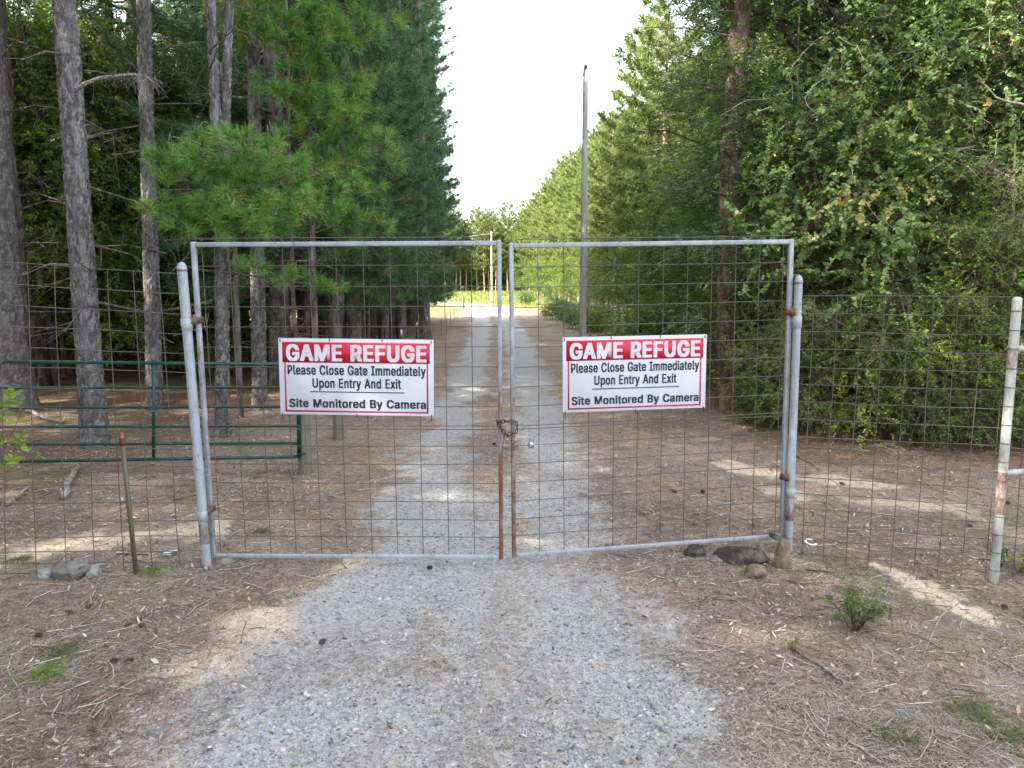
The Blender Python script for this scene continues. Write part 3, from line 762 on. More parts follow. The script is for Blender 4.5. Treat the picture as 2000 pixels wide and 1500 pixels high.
# ------------------------------------------------------------------ green tubular gate, timber posts
YG = 8.5
gg = empty("tube_gate", yp(300, 900, YG), "dark green tubular farm gate standing open behind the left fence", "gate")
go = np.array(gg.location)
def grail(v0, v1, r=.017):
    a, b = yp(-4, v0, YG) - go, yp(584, v1, YG) - go
    V, F, tri = tube([a, (a + b) / 2, b], r, 10, False); g = Geo(); g.add(V, F); link("rail", g.mesh("rail", M['greenpaint'], True), gg)
for v0, v1 in ((757, 757), (797, 794), (834, 832), (868, 866)): grail(v0, v1)
tl, bl, br, tr = [yp(*q, YG) - go for q in ((-6, 706), (-4, 902), (584, 892), (584, 712))]
outer = [tl + (bl - tl) * .5, tl + (bl - tl) * .12, tl + (bl - tl) * .03 + (tr - tl) * .008, tl + (tr - tl) * .03, (tl + tr) / 2, tr]
tube_obj("top_rail", outer, .021, M['greenpaint'], gg, 10)
tube_obj("bottom_rail", [tl + (bl - tl) * .5, bl + (tl - bl) * .10, bl + (br - bl) * .012, bl + (br - bl) * .03, (bl + br) / 2, br], .021, M['greenpaint'], gg, 10)
tube_obj("end_upright", [tr + np.array([0, 0, .02]), br], .024, M['greenpaint'], gg, 10)
for u in (300,):
    p, q = yp(u, 712, YG - .022) - go, yp(u, 893, YG - .022) - go
    g = Geo(); box_bar(g, p, q, .034, .012, (1, 0, 0)); link("vertical_brace", g.mesh("vertical_brace", M['greenpaint']), gg)
tube_obj("hinge_pin", [br + np.array([-.01, -.03, .03]), br + np.array([.09, -.03, .045])], .016, M['greenpaint'], gg, 8)
def timber(label, u, vtop, vbot, w, grp="green-tinged round timber posts"):
    b = gp(u, vbot); t = yp(u, vtop, b[1]); h = t[2] - b[2]
    root = empty("timber_post", b, label, "post", grp)
    r = w / 2 / FPX * b[1]
    prof = [(-.2, r * 1.03), (0, r * 1.02), (h * .3, r), (h * .6, r * .985), (h - .01, r * .97), (h, r * .9), (h + .003, .002)]
    lathe("shaft", prof, (0, 0), M['timber'], root, sides=18)
    return root
timber("round green-treated timber post holding the green tube gate", 597, 660, 925, 27)
timber("round timber post behind the left sign, next past the gate post", 662, 700, 858, 21)
timber("squat weathered timber post far along the drive at its bend", 905, 578, 600, 5)

# ------------------------------------------------------------------ drive-side wire fence running back
sp = [(787, 645, 745), (816, 630, 700), (836, 620, 680), (863, 622, 658), (872, 612, 650), (880, 607, 640), (887, 603, 630), (893, 600, 622), (898, 596, 615)]
prev = None
wf = empty("wire_fence", (0, 0, 0), "low electric fence wires running back along the left side of the drive", "fence")
tops = []
ordn = ["nearest", "second", "third", "fourth", "fifth", "sixth", "seventh", "eighth", "farthest"]
for k, (u, vt, vb) in enumerate(sp):
    b = gp(u, vb); t = yp(u, vt, b[1]); h = t[2] - b[2]
    po = empty("steel_fence_post", b, "%s thin steel post of the low fence left of the drive" % ordn[k], "fence post", "thin steel posts along the left of the drive")
    g = Geo(); box_bar(g, (0, 0, -.1), (0, 0, h), .03, .012, (1, 0, 0)); link("shaft", g.mesh("shaft", M['tpost']), po)
    if k < 3:
        g = Geo(); box_bar(g, (0, -.02, h - .13), (0, -.02, h + .02), .035, .03, (1, 0, 0)); link("insulator", g.mesh("insulator", M['insul']), po)
    tops.append((t, b))
for (t0, b0), (t1, b1) in zip(tops[:-1], tops[1:]):
    for f in (.95, .6, .3):
        wire_obj("wire", b0 + (t0 - b0) * f, b1 + (t1 - b1) * f, wf, .004, .004)

# ------------------------------------------------------------------ utility poles
def upole(label, u, vtop, vbot, Y, w0, w1):
    b = yp(u[1], vbot, Y); b[2] = float(ground_h(b[0], b[1])); t = yp(u[0], vtop, Y); h = t[2] - b[2]
    root = empty("utility_pole", b, label, "utility pole", "bare wooden utility poles beside the drive")
    lean = ((t[0] - b[0]) / h, 0)
    zz = np.linspace(-.3, h, 14); prof = [(z, (w0 + (w1 - w0) * max(z, 0) / h) / 2) for z in zz] + [(h + .02, .002)]
    lathe("shaft", prof, lean, M['pole'], root, sides=14)
    return root, h, lean
up, h, lean = upole("tall bare grey wooden utility pole right of the drive", (1144, 1138), 137, 672, 28, .28, .20)
lathe("top_insulator", [(h, .03), (h + .05, .05), (h + .12, .07), (h + .16, .06), (h + .2, .025), (h + .22, .001)], (0, 0), M['black'], up, (lean[0] * h, 0, 0), 10)
g = Geo(); box_bar(g, (lean[0] * h - .1, -.1, h - .25), (lean[0] * h - .06, -.11, h + .06), .03, .03, (1, 0, 0)); link("bracket", g.mesh("bracket", M['black']), up)
up2, h2, lean2 = upole("pale distant utility pole at the bend in the drive", (960, 961), 452, 583, 96, .30, .22)
w2 = empty("power_line", (0, 0, 0), "thin pale cable running left from the distant pole", "cable")
a = yp(960, 456, 96); b = yp(860, 470, 110)
wire_obj("strand", a, b, w2, .013, .02, M['pole'])

exec_trees = True
# ------------------------------------------------------------------ foliage generators
def tufts(O, D, n, ln, wd, spread=.95, rng=None, tint=None, bend=0.0):
    """radiating pine needles; O,D (k,3)"""
    k = len(O)
    r = rng.normal(size=(k, n, 3)); r = nrm(r)
    d = nrm(D[:, None] * .75 + r * spread)
    L_ = ln * rng.uniform(.75, 1.1, (k, n, 1))
    b = O[:, None] - D[:, None] * rng.uniform(0, ln * .6, (k, n, 1))
    s = nrm(np.cross(d, rng.normal(size=(k, n, 3)))) * wd / 2
    t = np.clip((rng.uniform(0, .25, (k, 1)) if tint is None else tint[:, None]) + rng.uniform(-.15, .15, (k, n)), 0, 1)
    if bend:
        m = b + d * L_ * .55; e = b + d * L_ + np.array([0, 0, -bend]) * L_
        V = np.stack([b - s, b + s, m + s * .8, m - s * .8, e], 2).reshape(-1, 3)
        base = (np.arange(k * n) * 5)[:, None]
        Q = (base + np.array([[0, 1, 2, 3]])); T = (base + np.array([[3, 2, 4]]))
        return V, Q, T, np.repeat(t.ravel(), 5)
    V = np.stack([b - s, b + s, b + d * L_], 2).reshape(-1, 3)
    T = (np.arange(k * n) * 3)[:, None] + np.array([[0, 1, 2]])
    return V, None, T, np.repeat(t.ravel(), 3)

def sprays(O, D, ln, n, ll, lw, rng, droop=.25, fwd=.6, flat=.6, tint=None, heart=False, wob=.5):
    """leafy twigs: leaves alternate along a drooping axis. returns leaves V,Q,tint and twig segs"""
    k = len(O)
    up = nrm(np.array([[0, 0, 1.]]) * flat + rng.normal(size=(k, 3)) * (1 - flat) * .8)
    side = nrm(np.cross(D, up)); up = np.cross(side, D)
    t = (np.arange(n) + rng.uniform(0, .8, (k, n))) / n
    LN = ln * rng.uniform(.6, 1.2, (k, 1))
    pos = O[:, None] + D[:, None] * (LN * t)[..., None] + np.array([0, 0, -1.]) * (LN * t * t * droop)[..., None]
    sg = np.where(np.arange(n) % 2 == 0, 1., -1.)[None, :, None]
    ax = nrm(D[:, None] * fwd + side[:, None] * sg * .8 + rng.normal(size=(k, n, 3)) * wob * .5 + np.array([0, 0, -droop * .6]))
    nm = nrm(up[:, None] + rng.normal(size=(k, n, 3)) * wob)
    s = nrm(np.cross(ax, nm)); nm = np.cross(s, ax)
    sz = rng.uniform(.6, 1.15, (k, n, 1)) * (1.1 - .35 * t[..., None])
    Ls, Ws = ll * sz, lw * sz / 2
    tt = np.clip((rng.uniform(.1, .9, (k, 1)) if tint is None else tint[:, None]) + rng.uniform(-.18, .18, (k, n)), 0, 1)
    if heart:
        P0 = pos; a = pos + ax * Ls * (-.08) + s * Ws * .75 + nm * Ws * .2; b = pos + ax * Ls * .38 + s * Ws * 1.05 + nm * Ws * .2
        c = pos + ax * Ls; d = pos + ax * Ls * .38 - s * Ws * 1.05 + nm * Ws * .2; e = pos + ax * Ls * (-.08) - s * Ws * .75 + nm * Ws * .2
        V = np.stack([P0, a, b, c, d, e], 2).reshape(-1, 3); base = (np.arange(k * n) * 6)[:, None]
        Q = np.concatenate([base + np.array([[0, 1, 2, 3]]), base + np.array([[0, 3, 4, 5]])]); T = np.repeat(tt.ravel(), 6)
    else:
        V = np.stack([pos, pos + ax * Ls * .45 + s * Ws + nm * Ws * .25, pos + ax * Ls, pos + ax * Ls * .45 - s * Ws + nm * Ws * .25], 2).reshape(-1, 3)
        Q = (np.arange(k * n) * 4)[:, None] + np.array([[0, 1, 2, 3]]); T = np.repeat(tt.ravel(), 4)
    end = O + D * LN + np.array([0, 0, -1.]) * LN * droop
    mid = O + D * LN * .5 + np.array([0, 0, -1.]) * LN * droop * .25
    return V, Q, T, (O, mid, end)

def rand_dirs(n, rng, zlo=-.3, zhi=.5):
    a = rng.uniform(0, 2 * np.pi, n); z = rng.uniform(zlo, zhi, n)
    return nrm(np.stack([np.cos(a), np.sin(a), z], 1))

def trunk_path(h, lean=(0, 0), wig=.1, rng=None, n=12):
    z = np.linspace(-.15, h, n); ph = rng.uniform(0, 6, 2)
    x = lean[0] * z + wig * np.sin(z * .35 + ph[0]) * np.clip(z / 4, 0, 1); y = lean[1] * z + wig * np.sin(z * .3 + ph[1]) * np.clip(z / 4, 0, 1)
    return np.stack([x, y, z], 1)
def on_path(P, z):
    return np.stack([np.interp(z, P[:, 2], P[:, 0]), np.interp(z, P[:, 2], P[:, 1]), z], -1)

def pine(seed, h, base, Rr, nb, r0, mw, ml, tuft_n, nl, nw, twigs=6, dead=10, prof='edge', sides=10, lenient=1.0, browns=.05):
    rng = np.random.RandomState(seed)
    P = trunk_path(h, (rng.uniform(-.01, .01), 0), .12, rng, 14)
    rad = r0 * np.clip(1 - P[:, 2] / h, .05, 1) ** .75; rad[0] *= 1.25; rad[1] = rad[1]
    W = Geo(); V, F, tri = tube(P, rad, sides, False); W.add(V, F, rng.uniform(0, 1, len(V)))
    O, D = [], []
    S0, S1, Ra, Rb = [], [], [], []
    for i in range(nb):
        f = (i + rng.uniform(0, 1)) / nb; z = base + (h * .985 - base) * f
        if prof == 'edge': l = Rr * (.92 + .08 * math.sin(f * 9)) * (1 - f ** 5 * .85)
        else: l = Rr * (1 - f ** 3 * .72) * (.6 + .4 * min(1, f * 3.5))
        l *= rng.uniform(.84, 1.05) if prof == 'edge' else rng.uniform(.7, 1.12); az = i * 2.399 + rng.uniform(-.5, .5)
        o = on_path(P, np.array(z)); d = np.array([math.cos(az), math.sin(az), 0.0])
        sl = -.10 + .55 * f + rng.uniform(-.12, .12)
        ts = np.linspace(0, 1, 6); C = o + d * (l * ts)[:, None] + np.outer(ts * sl * l + .10 * l * ts ** 2 - .08 * l * np.sin(ts * np.pi), [0, 0, 1])
        C[1:] += rng.normal(size=(5, 3)) * .05 * l * .4
        rb = .012 + .011 * l
        S0.append(C[:-1]); S1.append(C[1:]); Ra.append(rb * (1 - ts[:-1] * .8)); Rb.append(rb * (1 - ts[1:] * .8))
        nt = max(3, int(twigs * l / Rr * 1.3)); side = np.array([-d[1], d[0], 0])
        for q in range(nt):
            s = .3 + .7 * (q + rng.uniform(0, 1)) / nt
            c = np.array([np.interp(s, ts, C[:, j]) for j in range(3)])
            tl = l * rng.uniform(.14, .30) * (1.25 - s * .6) * (0.2 if q == nt - 1 else 1)
            dd = nrm(d * rng.uniform(.3, .9) + side * (1 if q % 2 else -1) * rng.uniform(.3, 1) + np.array([0, 0, rng.uniform(-.1, .5)]))
            e = c + dd * tl
            S0.append(c[None]); S1.append(e[None]); Ra.append([rb * .35]); Rb.append([rb * .18])
            m = 3 if tl > .35 else 2
            for w in range(m):
                pt = c + (e - c) * (1 - w * .38) + rng.normal(size=3) * .05 * lenient
                O.append(pt); D.append(nrm(dd + np.array([0, 0, .35]) + rng.normal(size=3) * .35))
        O.append(C[-1]); D.append(nrm(d + np.array([0, 0, .4])))
    for i in range(dead):
        z = rng.uniform(1.2, base + .5) if base > 2 else rng.uniform(.5, 3); az = rng.uniform(0, 6.28); l = rng.uniform(.3, 1.8)
        o = on_path(P, np.array(z)); d = np.array([math.cos(az), math.sin(az), rng.uniform(-.25, .3)]); m = o + d * l * .5; e = o + d * l + np.array([0, 0, rng.uniform(-.3, .1)])
        S0.append([o, m]); S1.append([m, e]); Ra.append([.018, .012]); Rb.append([.012, .004])
        for _ in range(4):
            q = m + (e - m) * rng.uniform(0, 1); S0.append([q]); S1.append([q + rng.normal(size=3) * .22]); Ra.append([.005]); Rb.append([.002])
    V, F = segs(np.concatenate(S0), np.concatenate(S1), np.concatenate([np.asarray(x, float) for x in Ra]), np.concatenate([np.asarray(x, float) for x in Rb]), 4)
    W.add(V, F, .3); WL = Geo(); WL.add(V, F, .3); global LAST_LIMBS; LAST_LIMBS = WL.mesh('limbs', mw, True)
    O, D = np.array(O), np.array(D)
    tn = rng.uniform(.15, .8, len(O)); tn[rng.uniform(size=len(O)) < browns] = 1.0
    V, Q, T, t = tufts(O, D, tuft_n, nl, nw, 1.0, rng, tn)
    C = Geo(); C.add(V, T, t)
    return W.mesh("trunk", mw, True), C.mesh("crown", ml)

def broad(seed, h, base, cr, nlimb, r0, mw, ml, nsp, ln, n, ll, lw, droop=.3, fwd=.6, flat=.6, cz=None, ch=None, wob=.5, low=0.0, shell=.5, heart=False, sub=.55, lean=(0, 0), tint=None, squash=(1, 1)):
    """leafy tree: limbs reach into an uneven crown volume, leafy twigs along them"""
    rng = np.random.RandomState(seed)
    P = trunk_path(h * .9, lean, .18, rng, 12); rad = r0 * np.clip(1 - P[:, 2] / (h * .95), .08, 1) ** .8; rad[0] *= 1.2
    W = Geo(); V, F, tri = tube(P, rad, 9, False); W.add(V, F, rng.uniform(0, 1, len(V)))
    cz = (h + base) / 2 if cz is None else cz; ch = (h - base) / 2 if ch is None else ch
    O, D, T = [], [], []
    S0, S1, Ra, Rb = [], [], [], []
    for i in range(nlimb):
        dv = rand_dirs(1, rng, -1, 1)[0]
        rr = rng.uniform(shell, 1.0) ** .7 * rng.uniform(.8, 1.15)
        tgt = np.array([dv[0] * cr * rr * squash[0], dv[1] * cr * rr * squash[1], cz + dv[2] * ch * rr])
        if cz + dv[2] * ch * rr < low: tgt[2] = low + rng.uniform(0, .5)
        z0 = np.clip(tgt[2] - rng.uniform(.1, .6) * np.hypot(tgt[0], tgt[1]) - .2, max(.4, base * .6), h * .86)
        o = on_path(P, np.array(z0)); ts = np.linspace(0, 1, 6)
        tgt[:2] += o[:2]
        C = o + (tgt - o) * ts[:, None] + np.outer(np.sin(ts * np.pi) * .12 * np.linalg.norm(tgt - o), [0, 0, 1])
        C[1:-1] += rng.normal(size=(4, 3)) * .08
        l = np.linalg.norm(tgt - o); rb = .010 + .012 * l
        S0.append(C[:-1]); S1.append(C[1:]); Ra.append(rb * (1 - ts[:-1] * .85)); Rb.append(rb * (1 - ts[1:] * .85))
        dirL = nrm(C[-1] - C[-3])
        s = rng.uniform(.3, 1.0, nsp) ** .75
        base_p = np.stack([np.interp(s, ts, C[:, j]) for j in range(3)], 1)
        offs = rng.normal(size=(nsp, 3)) * sub * (.35 + .5 * s[:, None]) * np.array([1, 1, .6])
        q = base_p + offs
        S0.append(base_p[::3]); S1.append(q[::3]); Ra.append(np.full(len(q[::3]), .006)); Rb.append(np.full(len(q[::3]), .003))
        d = nrm(offs * .8 / sub + dirL * .5 + rng.normal(size=(nsp, 3)) * .4 + np.array([0, 0, -.05]))
        O.append(q); D.append(d); T.append(np.full(nsp, rng.uniform(.15, .85)) + rng.normal(size=nsp) * .1)
    O, D, T = np.concatenate(O), np.concatenate(D), np.clip(np.concatenate(T), 0, .97)
    if low is not None:
        k = O[:, 2] > .15; O, D, T = O[k], D[k], T[k]
    if tint is not None: T = np.clip(T * tint[1] + tint[0], 0, 1)
    V, Q, t, tw = sprays(O, D, ln, n, ll, lw, rng, droop, fwd, flat, T, heart, wob)
    C = Geo(); C.add(V, Q, t)
    o_, m_, e_ = tw
    V, F = segs(o_, e_, .0035, .002, 3); W.add(V, F, .3)
    V, F = segs(np.concatenate(S0), np.concatenate(S1), np.concatenate(Ra), np.concatenate(Rb), 4); W.add(V, F, .4)
    return W.mesh("trunk", mw, True), C.mesh("crown", ml)

def place(name, meshes, x, y, rot, s, label, cat="tree", group=None, z=None, names=("trunk", "crown"), tilt=0.0):
    zz = float(ground_h(x, y)) if z is None else z
    root = empty(name, (x, y, zz - .03), label, cat, group)
    root.rotation_euler = (tilt, 0, rot); root.scale = (s, s, s) if isinstance(s, (int, float)) else s
    for nme, me in zip(names, meshes):
        link(nme, me, root)
    return root

E_PINE = [pine(11 + k, 24.5, 1.9, 2.9, 185, .24, M['bark'], M['needles'], 24, .29, .017, twigs=10, dead=10, browns=.03) for k in range(2)]
F_PINE, F_LIMBS = [], []
for k in range(2):
    F_PINE.append(pine(31 + k, 24, 10.0, 3.6, 60, .17, M['bark'], M['needles'], 24, .26, .018, twigs=9, dead=26)); F_LIMBS.append(LAST_LIMBS)
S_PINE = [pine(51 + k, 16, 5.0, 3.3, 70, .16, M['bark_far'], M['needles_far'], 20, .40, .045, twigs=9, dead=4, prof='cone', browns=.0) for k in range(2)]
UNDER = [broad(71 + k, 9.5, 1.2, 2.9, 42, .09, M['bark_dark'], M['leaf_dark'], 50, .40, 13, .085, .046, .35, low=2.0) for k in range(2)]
ELM = [broad(91 + k, 11.5, .8, 3.2, 58, .11, M['bark_dark'], M['leaf_elm'], 68, .42, 13, .074, .040, .26, .7, .8, low=.4, sub=.42, wob=.4) for k in range(2)]
CEDAR = [broad(111 + k, 7.5, .2, 1.75, 62, .09, M['bark_red'], M['leaf_cedar'], 50, .30, 18, .060, .013, .35, 1.1, .35, low=.15, shell=.35, sub=.34, wob=.7) for k in range(2)]
RIGHT = [broad(131 + k, 10, .4, 2.8, 44, .12, M['bark_dark'], M['leaf_right'], 50, .5, 12, .13, .075, .35, low=.3) for k in range(2)]
SUN_TINTED = [broad(141 + k, 9.5, .3, 2.8, 34, .12, M['bark_dark'], M['leaf_bush'], 36, .5, 10, .17, .10, .3, low=.3) for k in range(2)]  # brighter leaf colour stands in for sun on these crowns
LOWC = [broad(145 + k, 3.4, .1, 1.5, 44, .05, M['bark_red'], M['leaf_cedar' if k else 'leaf_dark'], 46, .30, 14 if k else 11, .062 if k else .07, .014 if k else .038, .35, 1.0 if k else .6, .4, low=.08, cz=1.4, ch=1.7, sub=.34, wob=.6) for k in range(2)]
BUSH = [broad(151 + k, 1.9, .1, 1.25, 26, .03, M['bark_dark'], M['leaf_bush'], 26, .35, 12, .08, .045, .2, low=.05, sub=.3) for k in range(2)]
OAKB = [broad(161 + k, 2.2, .1, 1.4, 22, .03, M['bark_dark'], M['leaf_elm'], 26, .38, 11, .09, .05, .25, low=.05, sub=.32) for k in range(1)]

rng = np.random.RandomState(5)
# left edge row along the drive
k = 0
ordw = ["nearest", "second", "third", "fourth", "fifth", "sixth", "seventh", "eighth", "ninth", "tenth", "eleventh", "twelfth", "last"]
row_y = [16.8, 19.0, 21.5, 24.0, 26.6, 29.2, 31.8, 34.5, 37.2, 40.0, 43.0, 46.3, 50.0]
for k, y in enumerate(row_y):
    x = -5.35 - .021 * (y - 16) + rng.uniform(-.2, .2)
    place("pine_tree", E_PINE[k % 2], x, y + rng.uniform(-.5, .5), rng.uniform(0, 6.28), rng.uniform(.98, 1.06),
          "%s pine of the dense row edging the left of the drive, counted from the gate" % ordw[k].capitalize(), group="pines in a row along the left of the drive")
for k, y in enumerate(np.arange(20, 54, 6.5)):
    place("pine_tree", E_PINE[(k + 1) % 2], -9.4 + rng.uniform(-.5, .5), y, rng.uniform(0, 6.28), 1.0,
          "pine hidden behind the front row left of the drive", group="second rank of pines left of the drive")
for k in range(22):  # unseen rows added to keep sun dapples off the foreground
    place("pine_tree", (F_PINE if k < 7 else E_PINE)[k % 2], -9.5 - (k % 3) * 3.3, 9.0 - k * 1.5, k * 1.7, 1.0, "unseen pine added left of the frame to shade the foreground", group="unseen shade pines added left of the frame")
for k, (x, y, sc__, lb) in enumerate([(5.6, 18.6, .62, "fresh green broad-leaved tree just past the big trunk"), (5.9, 22.4, .66, "fresh green broad-leaved tree beside the lime shrubs"), (6.1, 26.5, .7, "fresh green broad-leaved tree behind the lime shrubs"), (5.0, 15.2, .5, "small fresh green tree left of the big trunk")]):
    place("leafy_tree", RIGHT[k % 2], x, y, k * 1.7, sc__, lb, group="fresh green trees near the utility pole")
for k in range(14):
    place("understory_tree", UNDER[k % 2], -7.9 + rng.uniform(-.5, .3), 19 + k * 2.4, rng.uniform(0, 6.28), (.62, .62, .62), "leafy understory tree tucked between the pine stems beside the drive", group="understory trees beside the drive")
for k, (x, y, sc__) in enumerate([(-8.6, 17.5, .6), (-10.6, 18.5, .7), (-12.8, 19.5, .75), (-15.0, 21.5, .85), (-9.8, 22.0, .7), (-12.0, 24.0, .8), (-16.5, 25.5, .9), (-7.9, 20.5, .5), (-14.0, 28.5, .95), (-18.5, 29.5, .95), (-10.5, 27.5, .75)]):
    place("leafy_tree", SUN_TINTED[k % 2], x, y, k * 1.9, sc__, "yellow-green leafy tree showing between the stems of the left wood", group="yellow-green trees between the left stems")
for k, (x, y, sc__, lb) in enumerate([(-9.2, 19.5, .75, "bright shrub low between the thick edge trunk and the pale trunk"), (-11.8, 20.5, .9, "bright shrub behind the thick trunk at the left edge"), (-7.4, 18.2, .6, "bright shrub between the pale trunk and its right neighbour"), (-6.6, 20.6, .65, "bright shrub behind the forked trunk"), (-5.2, 18.4, .45, "small bright shrub seen under the left sign edge"), (-13.5, 23.5, 1.1, "bright shrub farthest back at the left edge of the wood"), (-10.4, 23.8, 1.0, "wide bright shrub deep behind the pale trunk")]):
    place("forest_shrub", BUSH[k % 2], x, y, k * 1.4, sc__, lb, "shrub", "bright shrubs among the near left trunks")
# interior and the wood left of the frame
pts_ = []
for gx in np.arange(-46, -12, 4.6):
    for gy in np.arange(-34, 52, 4.6):
        x, y = gx + rng.uniform(-1.6, 1.6), gy + rng.uniform(-1.6, 1.6)
        if y < 20 and x > -.72 * y - 4 and y > 8 and x > -13: continue
        if y < 14 and x > -13: continue
        if y > 12 and x < -15 - rng.uniform(0, 3): continue
        if y > 12 and rng.uniform() < .5: continue
        pts_.append((x, y))
for k, (x, y) in enumerate(pts_):
    place("pine_tree", F_PINE[k % 2], x, y, rng.uniform(0, 6.28), rng.uniform(.85, 1.05), "tall bare-stemmed pine standing in the shady wood on the left", group="pines inside the left wood")
for k in range(74):
    x, y = rng.uniform(-34, -9.5), rng.uniform(15, 46)
    if k < 26: x, y = -rng.uniform(8.0, 17), rng.uniform(17.5, 24)
    if k > 60: x, y = -rng.uniform(9, 14.5), rng.uniform(17, 20)
    if x > -9 and y < 17 and k <= 60: continue
    if x < -17 or (k >= 26 and x < -12 and y > 21): continue
    place("understory_tree", UNDER[k % 2], x, y, rng.uniform(0, 6.28), rng.uniform(.8, 1.2), "dark leafy understory tree between the pines of the left wood", group="understory trees in the left wood")
for k in range(60):
    y = rng.uniform(23, 38); x = -y * rng.uniform(.42, .78)
    place("forest_shrub", BUSH[k % 2], x, y, rng.uniform(0, 6.28), rng.uniform(.8, 1.6), "bright green shrub glowing on the floor of the left wood", "shrub", "sunlit shrubs deep in the left wood")

for k in range(46):
    x = -44 + k * .95 + rng.uniform(-.5, .5); y = rng.uniform(40, 52)
    if k > 27: x, y = -rng.uniform(12, 26), rng.uniform(33, 41)
    place("clearing_tree", SUN_TINTED[k % 2], x, y, rng.uniform(0, 6.28), rng.uniform(1.0, 1.5), "yellow-green sunlit leafy tree at the clearing behind the left wood", group="sunlit trees behind the left wood")
# far treeline and sunlit right row
for k in range(52):
    x = -40 + k * 1.4 + rng.uniform(-.6, .6); y = 127 + rng.uniform(0, 9) + abs(x) * .05
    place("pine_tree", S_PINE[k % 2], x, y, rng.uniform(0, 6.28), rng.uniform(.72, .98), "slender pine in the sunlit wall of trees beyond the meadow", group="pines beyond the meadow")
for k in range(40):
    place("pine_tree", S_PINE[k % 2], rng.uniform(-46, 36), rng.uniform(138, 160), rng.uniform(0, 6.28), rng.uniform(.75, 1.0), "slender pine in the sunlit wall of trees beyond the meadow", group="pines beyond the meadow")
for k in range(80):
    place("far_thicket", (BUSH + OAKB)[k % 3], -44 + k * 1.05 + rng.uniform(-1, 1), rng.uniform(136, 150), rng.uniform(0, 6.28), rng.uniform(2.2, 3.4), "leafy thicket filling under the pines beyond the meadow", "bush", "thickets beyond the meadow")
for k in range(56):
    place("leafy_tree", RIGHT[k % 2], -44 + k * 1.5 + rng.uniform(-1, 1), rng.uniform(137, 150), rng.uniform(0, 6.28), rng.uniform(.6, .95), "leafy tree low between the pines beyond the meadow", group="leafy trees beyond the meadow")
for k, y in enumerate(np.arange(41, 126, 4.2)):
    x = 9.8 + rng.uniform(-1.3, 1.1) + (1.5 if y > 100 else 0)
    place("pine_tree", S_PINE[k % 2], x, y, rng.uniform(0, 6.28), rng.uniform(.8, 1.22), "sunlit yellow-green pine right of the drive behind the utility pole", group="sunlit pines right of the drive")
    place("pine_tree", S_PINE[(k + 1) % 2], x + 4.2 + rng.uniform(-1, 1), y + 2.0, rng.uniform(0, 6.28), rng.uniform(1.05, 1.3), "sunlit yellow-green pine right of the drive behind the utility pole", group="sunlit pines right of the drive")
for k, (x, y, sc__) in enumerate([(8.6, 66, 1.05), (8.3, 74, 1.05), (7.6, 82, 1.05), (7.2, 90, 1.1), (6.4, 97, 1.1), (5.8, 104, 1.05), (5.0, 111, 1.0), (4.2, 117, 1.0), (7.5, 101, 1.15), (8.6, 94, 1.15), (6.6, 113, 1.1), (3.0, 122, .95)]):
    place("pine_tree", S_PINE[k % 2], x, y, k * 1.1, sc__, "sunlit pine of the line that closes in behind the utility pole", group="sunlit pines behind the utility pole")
    place("roadside_tree", RIGHT[k % 2], x - 1.3, y - 3, k * 2.1, .62, "leafy tree under the line of pines behind the utility pole", group="leafy trees behind the utility pole")
for k, y in enumerate(np.arange(30, 120, 4.6)):
    place("roadside_tree", RIGHT[k % 2], 7.2 + rng.uniform(-.5, .6) + (1.2 if y > 70 else 0), y, rng.uniform(0, 6.28), rng.uniform(.6, .85), "leafy roadside tree under the sunlit pines right of the drive", group="leafy trees right of the drive")

# right side: near wall of leaves
big = []
for k, (x, y, sc__, lb) in enumerate([(5.6, 12.9, .95, "small-leaved elm arching over the right gate leaf beside the big trunk"), (6.2, 16.8, .95, "small-leaved elm just behind the arching one, right of the drive"),
        (4.9, 12.5, .68, "young small-leaved elm whose sprays cross the big red-brown trunk"), (7.0, 20.5, .95, "small-leaved elm right of the utility pole top"), (7.4, 25.5, .85, "small-leaved elm straight behind the utility pole"), (7.4, 13.2, 1.05, "dark small-leaved elm behind the vine-draped branches"),
        (7.2, 17.0, 1.1, "tall small-leaved elm above the middle of the right fence"), (9.2, 13.4, 1.1, "small-leaved elm in the upper right corner behind the cedars"), (10.2, 11.6, 1.0, "small-leaved elm half outside the right edge")]):
    place("elm_tree", ELM[k % 2], x, y, k * 2.3 + .4, sc__, lb, group="elms right of the drive")
for k in range(14):
    place("understory_tree", UNDER[k % 2], rng.uniform(8, 20), rng.uniform(18, 34), rng.uniform(0, 6.28), rng.uniform(1, 1.3), "dark tree filling the wood behind the right fence", group="trees deep in the right wood")
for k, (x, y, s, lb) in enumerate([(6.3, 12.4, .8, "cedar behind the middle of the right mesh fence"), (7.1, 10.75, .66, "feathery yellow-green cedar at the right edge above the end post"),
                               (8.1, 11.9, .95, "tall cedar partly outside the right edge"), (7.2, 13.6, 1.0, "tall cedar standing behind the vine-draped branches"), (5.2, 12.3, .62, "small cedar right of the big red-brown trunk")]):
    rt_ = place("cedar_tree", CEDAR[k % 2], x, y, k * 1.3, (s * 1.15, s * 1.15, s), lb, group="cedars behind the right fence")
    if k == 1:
        cr_ = [c for c in COL.objects if c.parent == rt_ and c.name.startswith("crown")][0]; cr_.material_slots[0].link = 'OBJECT'; cr_.material_slots[0].material = M['leaf_cedar_pale']
